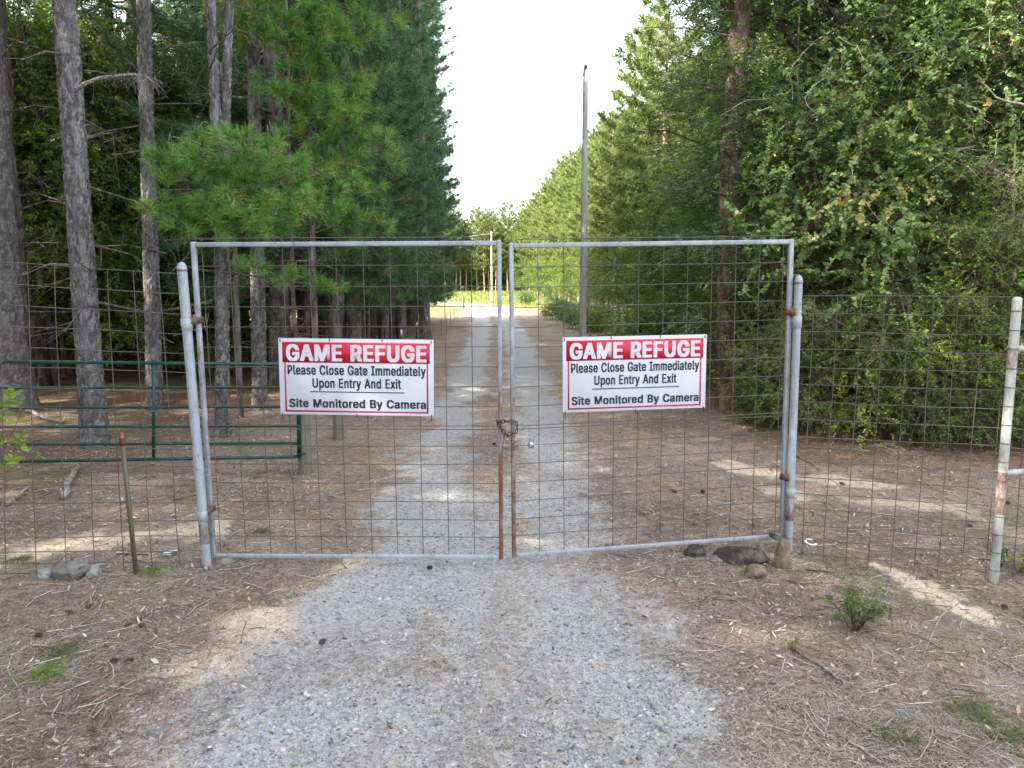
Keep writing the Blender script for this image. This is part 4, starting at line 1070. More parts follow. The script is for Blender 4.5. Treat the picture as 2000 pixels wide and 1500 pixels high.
for k, (x, y, s, lb) in enumerate([(4.45, 11.6, .62, "low dark leafy bush at the corner of the right bank"), (4.9, 11.1, .8, "low cedar behind the right fence next to the corner bush"), (5.6, 10.9, .85, "low dark bush behind the right fence, left of its middle"), (6.3, 10.7, .85, "low cedar behind the middle of the right fence"),
                               (7.0, 10.5, .7, "low dark bush left of the right end post"), (7.8, 10.5, .9, "low cedar behind the right end post"), (4.8, 13.4, .9, "dark bush behind the big red-brown trunk"), (5.6, 12.2, 1.15, "dark thicket bush deep behind the right fence"), (7.2, 11.8, 1.25, "cedar thicket deep behind the right fence"), (4.9, 16.2, .7, "low cedar past the big trunk"), (8.8, 10.9, 1.1, "low cedar outside the right edge")]):
    place("low_bush", LOWC[k % 2], x, y, k * 1.9, s, lb, "bush", "low dark bushes and cedars along the right bank")
for k, (x, y, s, lb) in enumerate([(4.1, 23.0, .95, "bright lime shrub right of the utility pole, front one"), (5.3, 24.5, 1.2, "bright lime shrub right of the utility pole, rear one"), (4.0, 33.5, .8, "bright green shrub at the edge of the drive left of the utility pole")]):
    place("shrub", BUSH[k % 2], x, y, k, s, lb, "shrub", "bright shrubs round the utility pole")
for k, (x, y, s, lb) in enumerate([(4.4, 38, .9, "low bush at the drive edge past the utility pole"), (5.1, 17.5, 1.0, "dark bush between the big trunk and the utility pole"), (3.2, 45, .7, "small bush by the drive before the meadow"), (1.6, 84, 1.0, "round bush standing at the bend of the drive"), (3.6, 41, .6, "scrubby bush in the verge just before the meadow bushes"), (2.9, 52, .7, "scrubby bush in the verge halfway to the bend"), (4.2, 48, .8, "leafy bush set back from the verge"), (3.9, 60, .9, "bush in the verge nearest the bend"), (5.8, 13.4, .6, "low leafy bush at the foot of the big trunk")]):
    place("bush", OAKB[0], x, y, k * 1.1, s, lb, "bush", "bushes along the right of the drive")

# ------------------------------------------------------------------ hero trunks with plated bark
def worley(x, y, s, wrapx):
    ix, iy = np.floor(x), np.floor(y)
    d1 = np.full(x.shape, 9.); d2 = np.full(x.shape, 9.); cid = np.zeros(x.shape)
    for a in (-1, 0, 1):
        for b in (-1, 0, 1):
            cx, cyy = ix + a, iy + b; cw = np.mod(cx, wrapx)
            px = cx + _hash(cw, cyy, s); py = cyy + _hash(cw, cyy, s + 5)
            d = np.hypot(px - x, py - y)
            m = d < d1
            d2 = np.where(m, d1, np.minimum(d2, d)); cid = np.where(m, _hash(cw, cyy, s + 9), cid); d1 = np.where(m, d, d1)
    return d2 - d1, cid
def hero_trunk(name_label, path_fn, zs, rad_fn, seed, mat, sides=72, plate=.042, amp=.017, crown=None, top=None, extra=None, group=None, origin=(0, 0, 0), cat="tree"):
    th = np.arange(sides) * 2 * np.pi / sides
    TH, ZZ = np.meshgrid(th, zs)
    r = rad_fn(ZZ); wrap = max(5, int(round(2 * np.pi * float(rad_fn(1.5)) / plate)))
    wx = TH / (2 * np.pi) * wrap; wy = ZZ / (plate * 2.6)
    wn_ = vnoise(wx * 1.5, wy * 1.5, seed) * .5
    e, cid = worley(wx + wn_ - .25, wy + wn_, seed, wrap)
    e2, cid2 = worley(wx * 2 + 3, wy * 2.3, seed + 3, wrap * 2)
    rr = r + amp * (smooth(0, .32, e) - .6) + amp * .45 * (cid - .5) + amp * .3 * smooth(0, .3, e2)
    rr = rr * (1 + .05 * (vnoise(TH * 2, ZZ * .8, seed + 7) - .5))
    c = path_fn(ZZ)
    V = np.stack([c[0] + rr * np.cos(TH), c[1] + rr * np.sin(TH), ZZ], -1).reshape(-1, 3)
    n = len(zs); i = np.arange(sides); j = (i + 1) % sides
    F = np.concatenate([np.stack([i, j, j + sides, i + sides], 1) + k * sides for k in range(n - 1)])
    root = empty("pine_tree", origin, name_label, cat, group)
    g = Geo(); g.add(V, F, (cid * .6 + cid2 * .4).ravel())
    link("trunk", g.mesh("trunk", mat, True), root)
    return root
zs_hero = np.concatenate([np.arange(-.15, 7.6, .028), np.linspace(7.8, 24, 22)])
def straight(lx, ly=0, bow=0.0):
    return lambda z: (lx * z + bow * np.sin(z * .5), ly * z)
def rad(r0, flare=.35):
    return lambda z: r0 * (1 - .03 * np.clip(z, 0, 24)) ** 1.0 * (1 + flare * np.exp(-np.clip(z, 0, 9) * 2.4)) * (1 - .5 * smooth(8, 24, z))
def hero(label, base_px, top_px, w_px, seed, mat='bark_near', group=None, sides=72, crown=True, bow=0.0, flare=.35, w_at=500):
    b = gp(*base_px); t = yp(*top_px, b[1]); lx = (t[0] - b[0]) / (t[2] - b[2])
    r0 = w_px / 2 / FPX * b[1] * 1.06
    root = hero_trunk(label, straight(lx, 0, bow), zs_hero, rad(r0, flare), seed, M[mat], sides, origin=b, group=group)
    if crown:
        rng_ = np.random.RandomState(seed)
        c = link("crown", F_PINE[seed % 2][1], root); c.location = (lx * 12, 0, 0); c.rotation_euler = (0, math.atan(lx) * .9, rng_.uniform(0, 6))
        # trunk branches that carry that crown come from a thin limb set
        c2 = link("limbs", F_LIMBS[seed % 2], root); c2.location = c.location; c2.rotation_euler = c.rotation_euler; c2.scale = (1, 1, 1)
    return root, b, lx
GRP = None
h1 = hero("thick dark pine trunk at the far left edge, moss on its right side", (22, 800), (-34, 0), 66, 1, flare=.5)
h2 = hero("pale grey pine trunk with flaky bark and a dead branch, nearest on the left", (186, 872), (126, 0), 43, 2, flare=.22)
h3 = hero("straight pine trunk between the pale near trunk and the leaning gate post", (303, 800), (280, 0), 27, 3, flare=.2)
h5 = hero("straight pine trunk behind the left gate leaf, right of the forked trunk", (508, 800), (493, 0), 25, 5, flare=.2)
h6 = hero("dark pine trunk seen through the left gate leaf above the sign", (692, 735), (682, 60), 30, 6, 'bark', crown=False)
h7 = hero("dark pine trunk close to the drive, behind the right end of the left sign", (828, 665), (820, 300), 24, 7, 'bark', crown=False)
h8 = hero("slim dark trunk in the shade between the pale trunk and its right neighbour", (250, 715), (225, 300), 26, 8, 'bark_dark', crown=False)
hR = hero("tall red-brown pine trunk rising through the leaves right of the right sign", (1425, 800), (1444, 0), 42, 9, 'bark_red', crown=True, bow=-.08)
# forked trunk
def forked():
    b = gp(432, 852); root = empty("pine_tree", b, "forked grey pine trunk with ragged bark behind the left gate leaf", "tree")
    for nm, (u0, v0), (u1, v1), w, sd, dy in (("trunk", (432, 852), (412, 60), 20, 14, 0), ("trunk", (440, 852), (447, 60), 17, 15, .12)):
        p0 = yp(u0, v0, b[1] + dy); t = yp(u1, v1, b[1] + dy); lx = (t[0] - p0[0]) / (t[2] - p0[2]); r0 = w / 2 / FPX * b[1]
        rf = rad(r0, .3); pf = straight(lx, 0, .05 if sd == 14 else -.04)
        tmp = hero_trunk("x", pf, zs_hero, rf, sd, M['bark_near'], 48, origin=b)
        ch = tmp.children[0] if tmp.children else None
        for o in list(COL.objects):
            if o.parent == tmp: o.parent = root; o.location = Vector(p0 - b) + Vector((0, 0, 0)); o["label"] = "left stem of the fork" if sd == 14 else "right stem of the fork"
        bpy.data.objects.remove(tmp)
    c = link("crown", F_PINE[0][1], root); link("limbs", F_LIMBS[0], root)
    return b
fb = forked()

# slim pale stems among the boughs (v-shaped sticks seen through the gate)
for k, (u0, v0, u1, v1, w, lb) in enumerate([(575, 780, 560, 180, 9, "thin pale pine stem left of the left sign top"), (602, 740, 585, 100, 14, "slender red-brown pine stem rising behind the left sign"),
                                     (640, 730, 628, 150, 18, "shaded pine stem behind the middle of the left sign"), (700, 700, 735, 250, 7, "thin leaning pale sapling stem among the pine boughs"), (125, 735, 118, 420, 9, "thin crooked dark stem left of the pale trunk"),
                                     (60, 790, 20, 250, 22, "dark stem close beside the thick left edge trunk"), (655, 745, 668, 100, 26, "dark pine stem left of the trunk seen above the sign"), (750, 690, 742, 150, 20, "dark pine stem deep behind the boughs by the drive"), (785, 680, 778, 150, 18, "dark pine stem nearest the drive behind the wire fence")]):
    b = gp(u0, v0); t = yp(u1, v1, b[1]); r = w / 2 / FPX * b[1]
    root = empty("slender_pine", b, lb, "tree")
    rg = np.random.RandomState(k); d = t - b; n = 14; ts = np.linspace(-.02, 1.9, n)
    pts = ts[:, None] * d + rg.normal(size=(n, 3)) * .035 * np.array([1, 1, 0]); pts[0] = d * -.02
    V, F, tri = tube(pts, r * np.linspace(1.1, .45, n), 10, False); g = Geo(); g.add(V, F, .5)
    S0, S1 = [], []
    for q in range(14):
        c = pts[rg.randint(2, n - 1)]; e = c + rg.normal(size=3) * np.array([.5, .4, .2]); S0.append(c); S1.append(e)
        S0.append((c + e) / 2); S1.append((c + e) / 2 + rg.normal(size=3) * .2)
    V, F = segs(S0, S1, r * .22, r * .08, 4); g.add(V, F, .5)
    link("trunk", g.mesh("trunk", M['bark_red'] if w < 15 else M['bark'], True), root)

# dead branch on the pale trunk
def dead_branch():
    Yb = h2[1][1] - .1
    P = np.array([yp(u, v, Yb - dy) for u, v, dy in ((146, 176, 0), (165, 164, .05), (195, 152, .12), (235, 148, .2), (262, 145, .28), (290, 152, .36), (300, 162, .4))])
    g = Geo(); V, F, tri = tube(P, [.030, .028, .026, .022, .018, .012, .005], 8, False); g.add(V, F, .6)
    rg = np.random.RandomState(4); S0, S1 = [], []
    for q in range(90):
        f = rg.beta(4, 1.2); c = np.array([np.interp(f * 6, range(7), P[:, j]) for j in range(3)])
        d = nrm(np.array([rg.normal() * .8 + .35, rg.normal() * .5, rg.normal() * .5 - .45])) * rg.uniform(.05, .26)
        m = c + d * .5 + rg.normal(size=3) * .02; S0 += [c, m]; S1 += [m, c + d + np.array([0, 0, -.05])]
    V, F = segs(S0, S1, .0028, .0016, 3); g.add(V, F, .8)
    o = link("dead_branch", g.mesh("dead_branch", M['bark_dead'], True), h2[0]); o.location = -Vector(h2[1])
dead_branch()

# near boughs of a young pine (bright tufts left of the gate centre)
def bough_tree(label, base, boughs, seed, tn, ln, wd, mat):
    rg = np.random.RandomState(seed); W = Geo(); C = Geo()
    root = empty("young_pine", base, label, "tree", "low pine boughs left of the drive")
    top = base + np.array([0, 0, max(b[2] for b, _ in boughs) - base[2] + 2.0])
    V, F, tri = tube([base * 0 + [0, 0, -.1], (top - base) * .5 + [.06, 0, 0], top - base], [.06, .045, .02], 8, False); W.add(V, F, .5)
    O, D = [], []
    for tip, r in boughs:
        z0 = np.clip(tip[2] + rg.uniform(-.3, .25), base[2] + .6, top[2] - .1); o = np.array([base[0], base[1], z0]); ts = np.linspace(0, 1, 7)
        Cv = o + (tip - o) * ts[:, None] + np.outer(np.sin(ts * np.pi) * .12, [0, 0, 1]); dr = nrm(tip - o)
        V, F = segs(Cv[:-1] - base, Cv[1:] - base, .014 * (1 - ts[:-1] * .7), .014 * (1 - ts[1:] * .7), 5); W.add(V, F, .4)
        n = int(22 * r / .5)
        for q in range(n):
            s = rg.uniform(.45, 1); c = np.array([np.interp(s, ts, Cv[:, j]) for j in range(3)])
            off = rg.normal(size=3) * r * np.array([.55, .5, .32]); e = c + off
            V, F = segs([c - base], [e - base], .005, .003, 3); W.add(V, F, .4)
            O.append(e - base); D.append(nrm(off / r * .6 + dr * .5 + np.array([0, 0, .45]) + rg.normal(size=3) * .25))
    O, D = np.array(O), np.array(D); tt = rg.uniform(.2, .9, len(O)); tt[rg.uniform(size=len(O)) < .03] = 1
    V, Q, T, t = tufts(O, D, tn, ln, wd, .72, rg, tt, bend=.12)
    C.add(V, Q, t); C.T.append(T)
    link("trunk", W.mesh("trunk", M['bark'], True), root); link("crown", C.mesh("crown", mat), root)
B = lambda u, v, Y, r: (yp(u, v, Y), r)
bough_tree("young pine with bright green tufted boughs above the left gate leaf", gp(470, 815),
           [B(300, 315, 9.2, .35), B(335, 305, 9.4, .4), B(280, 410, 9.0, .28), B(330, 420, 9.2, .38), B(390, 300, 9.2, .4), B(430, 285, 8.9, .45), B(490, 275, 8.9, .5), B(530, 310, 9, .5),
            B(400, 380, 9, .45), B(450, 400, 9, .45), B(500, 370, 8.8, .5), B(560, 350, 9.2, .5), B(600, 330, 9.6, .45), B(640, 340, 10, .45), B(590, 410, 9.4, .4), B(650, 395, 10, .4),
            B(520, 440, 9.2, .35), B(420, 440, 9.0, .32), B(505, 530, 9, .16), B(540, 420, 9, .4)], 3, 85, .20, .006, M['needles_near'])
bough_tree("shaded pine with low drooping boughs behind the left sign", gp(720, 715),
           [B(560, 545, 15, .3), B(600, 515, 15, .4), B(650, 560, 16, .4), B(700, 520, 16.5, .5), B(740, 570, 17, .45), B(770, 500, 17, .5), B(800, 540, 18, .5), B(640, 490, 15.5, .45), B(830, 470, 18, .5), B(720, 455, 17, .5), B(860, 520, 19, .5), B(680, 600, 16, .3)], 9, 34, .24, .011, M['needles'])
bough_tree("pine with tufted boughs filling the top left of the picture behind the near trunks", gp(620, 800),
           [B(420, 40, 12, .5), B(460, 15, 12, .5), B(540, 60, 12.2, .6), B(600, 20, 12.5, .6), B(580, 110, 12.5, .55), B(650, 70, 13, .6), B(620, 190, 12.4, .6), B(660, 240, 12.6, .6), B(700, 150, 13, .6),
            B(720, 60, 13, .6), B(680, 320, 12.6, .55), B(740, 380, 13, .55), B(720, 240, 13, .6), B(760, 440, 13.2, .5), B(530, 170, 12.4, .4), B(700, 420, 12.8, .45), B(555, 545, 12, .25), B(640, 560, 12.5, .28), B(760, 300, 13.5, .55)], 4, 60, .22, .0085, M['needles_near'])

# sapling sprig at the left edge
def sapling(label, base, h, r, nst, seed, mat, ll, lw, n=9, cat="sapling", name="sapling", grp=None, ln=.3):
    rg = np.random.RandomState(seed); root = empty(name, base, label, cat, grp); W = Geo(); C = Geo()
    O, D = [], []
    for q in range(nst):
        a = rg.uniform(0, 6.28); e = np.array([math.cos(a) * r * rg.uniform(.2, 1), math.sin(a) * r * rg.uniform(.2, 1), h * rg.uniform(.45, 1)])
        V, F = segs([(0, 0, -.03), e * .5 + [0, 0, h * .03]], [e * .5 + [0, 0, h * .03], e], [.0025 + h * .002, .002 + h * .001], [.002 + h * .001, .0012], 4); W.add(V, F, .5)
        for _ in range(4):
            f = rg.uniform(.35, 1); O.append(e * f); D.append(nrm(e / max(np.linalg.norm(e), .01) * .5 + rg.normal(size=3) * .6 + [0, 0, .1]))
    V, Q, t, tw = sprays(np.array(O), np.array(D), ln, n, ll, lw, rg, .25, .6, .5)
    C.add(V, Q, t); link("stem", W.mesh("stem", M['bark_dark'], True), root); link("leaves", C.mesh("leaves", mat), root)
    return root
sapling("green broad-leaved sapling reaching in at the left edge behind the fence", np.array([-5.35, 7.1, 0]), 2.15, .55, 9, 3, M['leaf_bush'], .11, .06)
sapling("small wiry green shrub on the right bank in front of the fence", gp(1668, 1232), .34, .21, 20, 6, M['weed'], .032, .016, 12, "shrub", "low_shrub", ln=.12)
sapling("tiny green seedling beside the near stick on the right bank", gp(1548, 1272), .09, .05, 5, 7, M['weed'], .02, .01, 5, "plant", "seedling", ln=.04)
sapling("leafy green weed at the right end post", gp(1990, 1118), .2, .14, 9, 8, M['leaf_bush'], .04, .02, 7, "plant", "weed", ln=.12)
for k, (u, v, s, lb) in enumerate([(85, 1318, .16, "fluffy bright green tuft on the near left bank"), (1900, 1398, .20, "grassy green tuft in the lower right corner"), (1740, 1440, .14, "small green tuft left of the lower right corner"),
                                (295, 1118, .14, "green tuft at the foot of the leaning T-post"), (40, 1095, .13, "small green tuft behind the fence near the left edge"), (510, 1040, .12, "flat green weed behind the left gate leaf"), (120, 1275, .18, "sparse grass tuft on the left bank"), (1960, 1440, .2, "grassy clump at the right bottom edge")]):
    p = gp(u, v); rg = np.random.RandomState(k + 50); n = 75
    O = np.stack([rg.normal(size=n) * s * .45, rg.normal(size=n) * s * .35, np.zeros(n)], 1)
    V, Q, T, t = tufts(O, nrm(rand_dirs(n, rg, .6, 2)), 5, s * .5, .0028, .8, rg, rg.uniform(.1, .8, n), bend=.25)
    V[:, 2] = np.abs(V[:, 2]); g = Geo(); g.add(V, Q, t); g.T.append(T)
    o = link("grass_tuft", g.mesh("grass_tuft", M['leaf_bush'] if k in (0, 3) else M['weed'])); o.location = p; tag(o, lb, "grass tuft", "green tufts on the ground")

# ------------------------------------------------------------------ the vine-draped tree
def vine():
    rg = np.random.RandomState(8)
    root = empty("vine", (6.0, 11.0, float(ground_h(6.0, 11.0))), "heart-leaved vine draped over the trees on the right, leaves turning yellow and orange", "vine")
    off = np.array(root.location); W = Geo(); C = Geo(); O, D, T = [], [], []; S0, S1 = [], []
    # curtains: (u, v) centre in the photograph, spread, strands, depth
    for (u, v, su, sv, n, Y, tb) in [(1640, 430, 70, 60, 34, 10.6, .55), (1720, 330, 60, 60, 26, 10.7, .6), (1560, 380, 60, 50, 24, 11, .4), (1700, 480, 70, 50, 24, 10.5, .5), (1800, 250, 70, 60, 22, 10.8, .55),
                                 (1820, 60, 110, 60, 30, 11, .5), (1880, 160, 80, 60, 22, 11, .55), (1690, 130, 80, 70, 24, 11.3, .35), (1500, 460, 50, 50, 16, 11.3, .35), (1760, 560, 50, 60, 14, 10.5, .5), (1640, 250, 80, 50, 16, 11.2, .35), (1930, 30, 60, 60, 16, 11, .55), (1700, 370, 40, 30, 16, 10.4, .72)]:
        for q in range(int(n * 1.25)):
            p = yp(u + rg.normal() * su, v + rg.normal() * sv, Y + rg.normal() * .25); l = rg.uniform(.25, .65)
            pts = [p]; d = nrm(np.array([rg.normal() * .9, -.35 + rg.normal() * .35, -.25 + rg.normal() * .5]))
            for s in range(4):
                pts.append(pts[-1] + d * l / 4); d = nrm(d + np.array([rg.normal() * .3, rg.normal() * .2, -.12]))
            for a, b in zip(pts[:-1], pts[1:]):
                S0.append(a); S1.append(b); O.append(a); D.append(nrm(b - a)); T.append(tb - .06 + rg.normal() * .17)
    O, D, T = np.array(O) - off, np.array(D), np.clip(np.array(T), 0, 1)
    V, Q, t, tw = sprays(O, D, .22, 7, .068, .066, rg, .1, .3, .35, T, True, .5)
    # 280 of the leaves are single parts, the rest one mass
    nl = len(V) // 6; pick = rg.choice(nl, 280, replace=False); mask = np.ones(nl, bool); mask[pick] = False
    V6, t6 = V.reshape(nl, 6, 3), t.reshape(nl, 6)
    Vm = V6[mask].reshape(-1, 3); nm = mask.sum(); base = (np.arange(nm) * 6)[:, None]
    C.add(Vm, np.concatenate([base + np.array([[0, 1, 2, 3]]), base + np.array([[0, 3, 4, 5]])]), t6[mask].ravel())
    fol = link("foliage", C.mesh("foliage", M['leaf_vine']), root); fol["kind"] = "stuff"
    protos = []
    for c in range(6):
        tv = (.3, .42, .55, .68, .85, .96)[c]
        v = np.array([[0, 0, 0], [-.08, .375, .1], [.38, .52, .1], [1, 0, 0], [.38, -.52, .1], [-.08, -.375, .1]])
        protos.append(fast_mesh("leaf", v, [[0, 1, 2, 3], [0, 3, 4, 5]], np.full(6, tv), mat=M['leaf_vine']))
    for i in pick:
        p0 = V6[i, 0]; ax = V6[i, 3] - p0; L_ = np.linalg.norm(ax); ax = ax / L_; sv = V6[i, 2] - V6[i, 4]; sv = nrm(sv - ax * np.dot(sv, ax)); nz = np.cross(ax, sv)
        o = link("leaf", protos[int(np.clip(t6[i, 0] * 6, 0, 5))], root)
        mt = Matrix(np.stack([ax, sv, nz], 1).tolist()).to_4x4()
        o.matrix_local = Matrix.Translation(Vector(p0)) @ mt @ Matrix.Diagonal((L_ * 1.1, L_ * 1.1, L_ * 1.1, 1))
    V, F = segs(np.array(S0) - off, np.array(S1) - off, .004, .003, 3); W.add(V, F, .5)
    for q in range(26):     # bare hanging stems and bleached twigs
        p = yp(rg.uniform(1520, 1990), rg.uniform(0, 420), 10.6 + rg.uniform(-.2, .6)) - off; pts = [p]; d = nrm(rg.normal(size=3) * [1, .4, .8] + [0, 0, -.4])
        for s in range(7):
            d = nrm(d + rg.normal(size=3) * .35); pts.append(pts[-1] + d * .16)
        V, F, tri = tube(pts, .004, 4, False); W.add(V, F, .9)
    link("stem", W.mesh("stem", M['bark_dead'], True), root)
    # bleached dead limb
    P = [yp(u, v, 10.4) - off for u, v in ((2040, 215), (1990, 202), (1965, 198), (1945, 190), (1930, 172), (1918, 160))]
    V, F, tri = tube(P, [.02, .018, .016, .014, .010, .004], 7, False); g = Geo(); g.add(V, F, .95); link("bare_limb", g.mesh("bare_limb", M['bark_dead'], True), root)
vine()

# ------------------------------------------------------------------ rocks
def rock(label, u, v, sx, sy, sz, mat, seed, rotz=0, sink=.25, cat="rock", group=None, tilt=0, name="rock", blocky=.75):
    import bmesh
    rg = np.random.RandomState(seed); bm = bmesh.new()
    q = rg.uniform(-1, 1, (26, 3)); q = q / np.maximum(np.abs(q).max(1, keepdims=True), .01) * rg.uniform(.72, 1, (26, 1)); q[:, :2] *= (1 - .22 * (q[:, 2:3] > .3))
    for c in q: bm.verts.new(c * np.array([sx, sy, sz]) / 2)
    r_ = bmesh.ops.convex_hull(bm, input=bm.verts)
    bmesh.ops.delete(bm, geom=[e for e in r_["geom_interior"] if isinstance(e, bmesh.types.BMVert)], context='VERTS')
    bmesh.ops.bevel(bm, geom=bm.edges[:], offset=min(sx, sy, sz) * .03, segments=1, affect='EDGES')
    bmesh.ops.triangulate(bm, faces=bm.faces[:])
    bmesh.ops.subdivide_edges(bm, edges=[e for e in bm.edges if e.calc_length() > min(sx, sy, sz) * .25], cuts=1)
    bmesh.ops.triangulate(bm, faces=bm.faces[:])
    bm.verts.ensure_lookup_table()
    for vv in bm.verts: vv.co += Vector(rg.normal(size=3) * min(sx, sy, sz) * .018)
    bm.verts.index_update(); V = np.array([tuple(vv.co) for vv in bm.verts]); F = np.array([[w.index for w in f.verts] for f in bm.faces]); bm.free()
    g = Geo(); g.add(V, F); o = link(name, g.mesh(name, mat)); p = gp(u, v)
    o.location = (p[0], p[1], p[2] + sz * (.5 - sink)); o.rotation_euler = (0, R(tilt), R(rotz)); tag(o, label, cat, group)
    return o
PXM = .0041
rock("white angular stone at the left of the pile under the left fence", 92, 1128, .13, .12, .11, M['rock_pale'], 1, 10, .2, group="stones under the left fence")
rock("flat grey-brown slab leaning in the pile under the left fence", 140, 1128, .31, .22, .17, M['rock_grey'], 22, 25, .15, group="stones under the left fence", tilt=-18)
rock("pale grey stone at the right of the pile under the left fence", 186, 1124, .10, .12, .13, M['rock_pale'], 3, 0, .2, group="stones under the left fence")
rock("small white stone behind the pile under the left fence", 168, 1100, .05, .05, .05, M['rock_pale'], 4, 0, .2, group="stones under the left fence")
rock("grey flat rock at the foot of the left gate stile", 440, 1098, .16, .12, .08, M['rock_grey'], 5, 0, .4)
rock("half-buried tan stone beside the drive under the left gate leaf", 530, 1106, .13, .1, .06, M['rock_tan'], 15, 0, .55)
rock("dark brown flat rock at the left end of the row under the right gate leaf", 1358, 1082, .22, .2, .11, M['rock_dark'], 6, -10, .35, group="rocks under the right gate leaf")
rock("long dark mossy flat rock under the right gate leaf", 1440, 1095, .50, .24, .17, M['rock_dark'], 7, -6, .3, group="rocks under the right gate leaf")
rock("greenish flat rock in front of the long dark one", 1398, 1094, .16, .14, .09, M['rock_grey'], 17, 8, .3, group="rocks under the right gate leaf")
rock("upright mossy tan rock leaning on the right gate post", 1524, 1105, .16, .15, .28, M['rock_tan'], 8, 20, .2, group="rocks under the right gate leaf", tilt=12)
rock("small brown cap stone lying on the upright rock at the right post", 1512, 1078, .12, .09, .05, M['rock_dark'], 18, 30, -2.2, group="rocks under the right gate leaf", tilt=20)
rock("tan angular loose stone in front of the flat rocks", 1476, 1126, .19, .12, .12, M['rock_tan'], 9, -25, .2, group="rocks under the right gate leaf")
rock("tiny tan stone lying left of the loose tan stone", 1353, 1104, .05, .04, .035, M['rock_tan'], 10, 0, .2)
rock("green-grey stone behind the right end post foot", 1952, 1105, .05, .1, .2, M['rock_dark'], 12, 0, .1, tilt=15)

# ------------------------------------------------------------------ horseshoes, sticks, cones
def horseshoe(label, u, v, rot):
    p = gp(u, v); root = link("horseshoe", None)
    bpy.data.objects.remove(root)
    a = np.linspace(R(35), R(325), 20); ri, ro = .034, .052; g = Geo(); V = []
    for t in a:
        for r_, z in ((ri, 0), (ro, 0), (ro, .009), (ri, .009)): V.append((r_ * math.cos(t) * 1.15, r_ * math.sin(t), z))
    F = []
    for k in range(len(a) - 1):
        for q in range(4): F.append([k * 4 + q, k * 4 + (q + 1) % 4, k * 4 + 4 + (q + 1) % 4, k * 4 + 4 + q])
    F += [[0, 3, 2, 1], [len(V) - 4, len(V) - 3, len(V) - 2, len(V) - 1]]
    g.add(V, F); o = link("horseshoe", g.mesh("horseshoe", M['white'])); o.location = (p[0], p[1], p[2] + .02); o.rotation_euler = (R(14), R(5), R(rot)); tag(o, label, "horseshoe", "white horseshoes on the ground")
horseshoe("white horseshoe lying behind the left fence near the gate post", 332, 1083, -160)
horseshoe("white horseshoe lying behind the right fence near the gate post", 1583, 1064, 10)

def stick(label, pts_px, r, mat='bark_dead', name="stick", grp="fallen sticks", cat="stick", lift=None, twigs=0, seed=0):
    P = [gp(u, v) for u, v in pts_px]; rg = np.random.RandomState(seed)
    base = P[0].copy(); Q = []
    fine = []
    for a, b in zip(P[:-1], P[1:]):
        for t in np.linspace(0, 1, 5)[:-1]: fine.append(a + (b - a) * t + rg.normal(size=3) * r * .35)
    fine.append(P[-1]); n = len(fine); fine = np.array(fine)
    z = np.array([float(ground_h(p[0], p[1])) for p in fine]); fine[:, 2] = z + r * .8 + .012
    if lift is not None: fine[:, 2] += lift * np.sin(np.linspace(0, np.pi, n))
    V, F, tri = tube(fine - base, r * np.linspace(1, .5, n) * rg.uniform(.85, 1.1, n), 7, True); g = Geo(); g.add(V, F, .6); g.T.append(tri)
    if twigs:
        S0, S1 = [], []
        for q in range(twigs):
            c = fine[rg.randint(1, n)] - base; d = nrm(rg.normal(size=3) + [0, 0, .7]) * rg.uniform(.05, .16); m = c + d * .6 + rg.normal(size=3) * .01; S0 += [c, m]; S1 += [m, c + d]
        V, F = segs(S0, S1, r * .4, r * .25, 3); g.add(V, F, .7)
    o = link(name, g.mesh(name, M[mat], True)); o.location = base; tag(o, label, cat, grp)
stick("pale mossy log lying on the ground behind the left fence", [(118, 978), (135, 945), (156, 912)], .045, cat="log", name="log", grp="fallen logs behind the left fence")
stick("short pale log at the left edge behind the fence", [(10, 990), (36, 975), (56, 955)], .026, cat="log", name="log", grp="fallen logs behind the left fence")
stick("grey rotting log under the green tube gate", [(50, 806), (90, 822), (122, 830)], .04, cat="log", name="log", grp="fallen logs behind the left fence")
stick("dark stick lying behind the T-post", [(228, 1087), (290, 1088)], .010, 'bark_dark')
stick("stick in front of the stone pile on the left bank", [(200, 1172), (192, 1200), (160, 1222), (140, 1235)], .008, twigs=4)
stick("thin grey stick on the left bank below the leaning post", [(283, 1205), (310, 1190), (330, 1188)], .007, twigs=2, seed=3)
stick("bent pale twig curling at the left bottom edge", [(110, 1268), (60, 1275), (22, 1305), (18, 1330), (34, 1345)], .006, lift=.05, seed=4)
stick("broken two-toned stick on the right bank", [(1546, 1272), (1590, 1300), (1612, 1312)], .008, 'bark_dark', seed=5)
stick("pale broken end of branch on the right bank", [(1608, 1310), (1630, 1328), (1648, 1342)], .013, seed=6)
stick("dry arching bramble cane in front of the right fence", [(1800, 1292), (1832, 1250), (1880, 1232), (1935, 1240), (1965, 1270)], .0045, lift=.20, twigs=16, seed=7, name="bramble_cane", cat="bramble", grp="dry canes")
stick("dark stick lying at the foot of the end post", [(1912, 1096), (1970, 1102)], .010, 'bark_dark', seed=8)
stick("branch lying on the litter behind the right gate post", [(1555, 892), (1580, 905), (1600, 920)], .014, seed=9)
stick("thin stick under the mesh right of the gate post", [(1575, 1118), (1640, 1124)], .008, 'bark_dark', seed=10)
stick("short weathered stick near the low shrub", [(1495, 1180), (1550, 1192)], .006, seed=11)
stick("long pale split branch at the bottom right", [(1655, 1452), (1690, 1478), (1720, 1498)], .012, seed=12)
stick("stick on the forest floor right of the green gate", [(340, 980), (400, 968)], .010, 'bark_dark', seed=13)
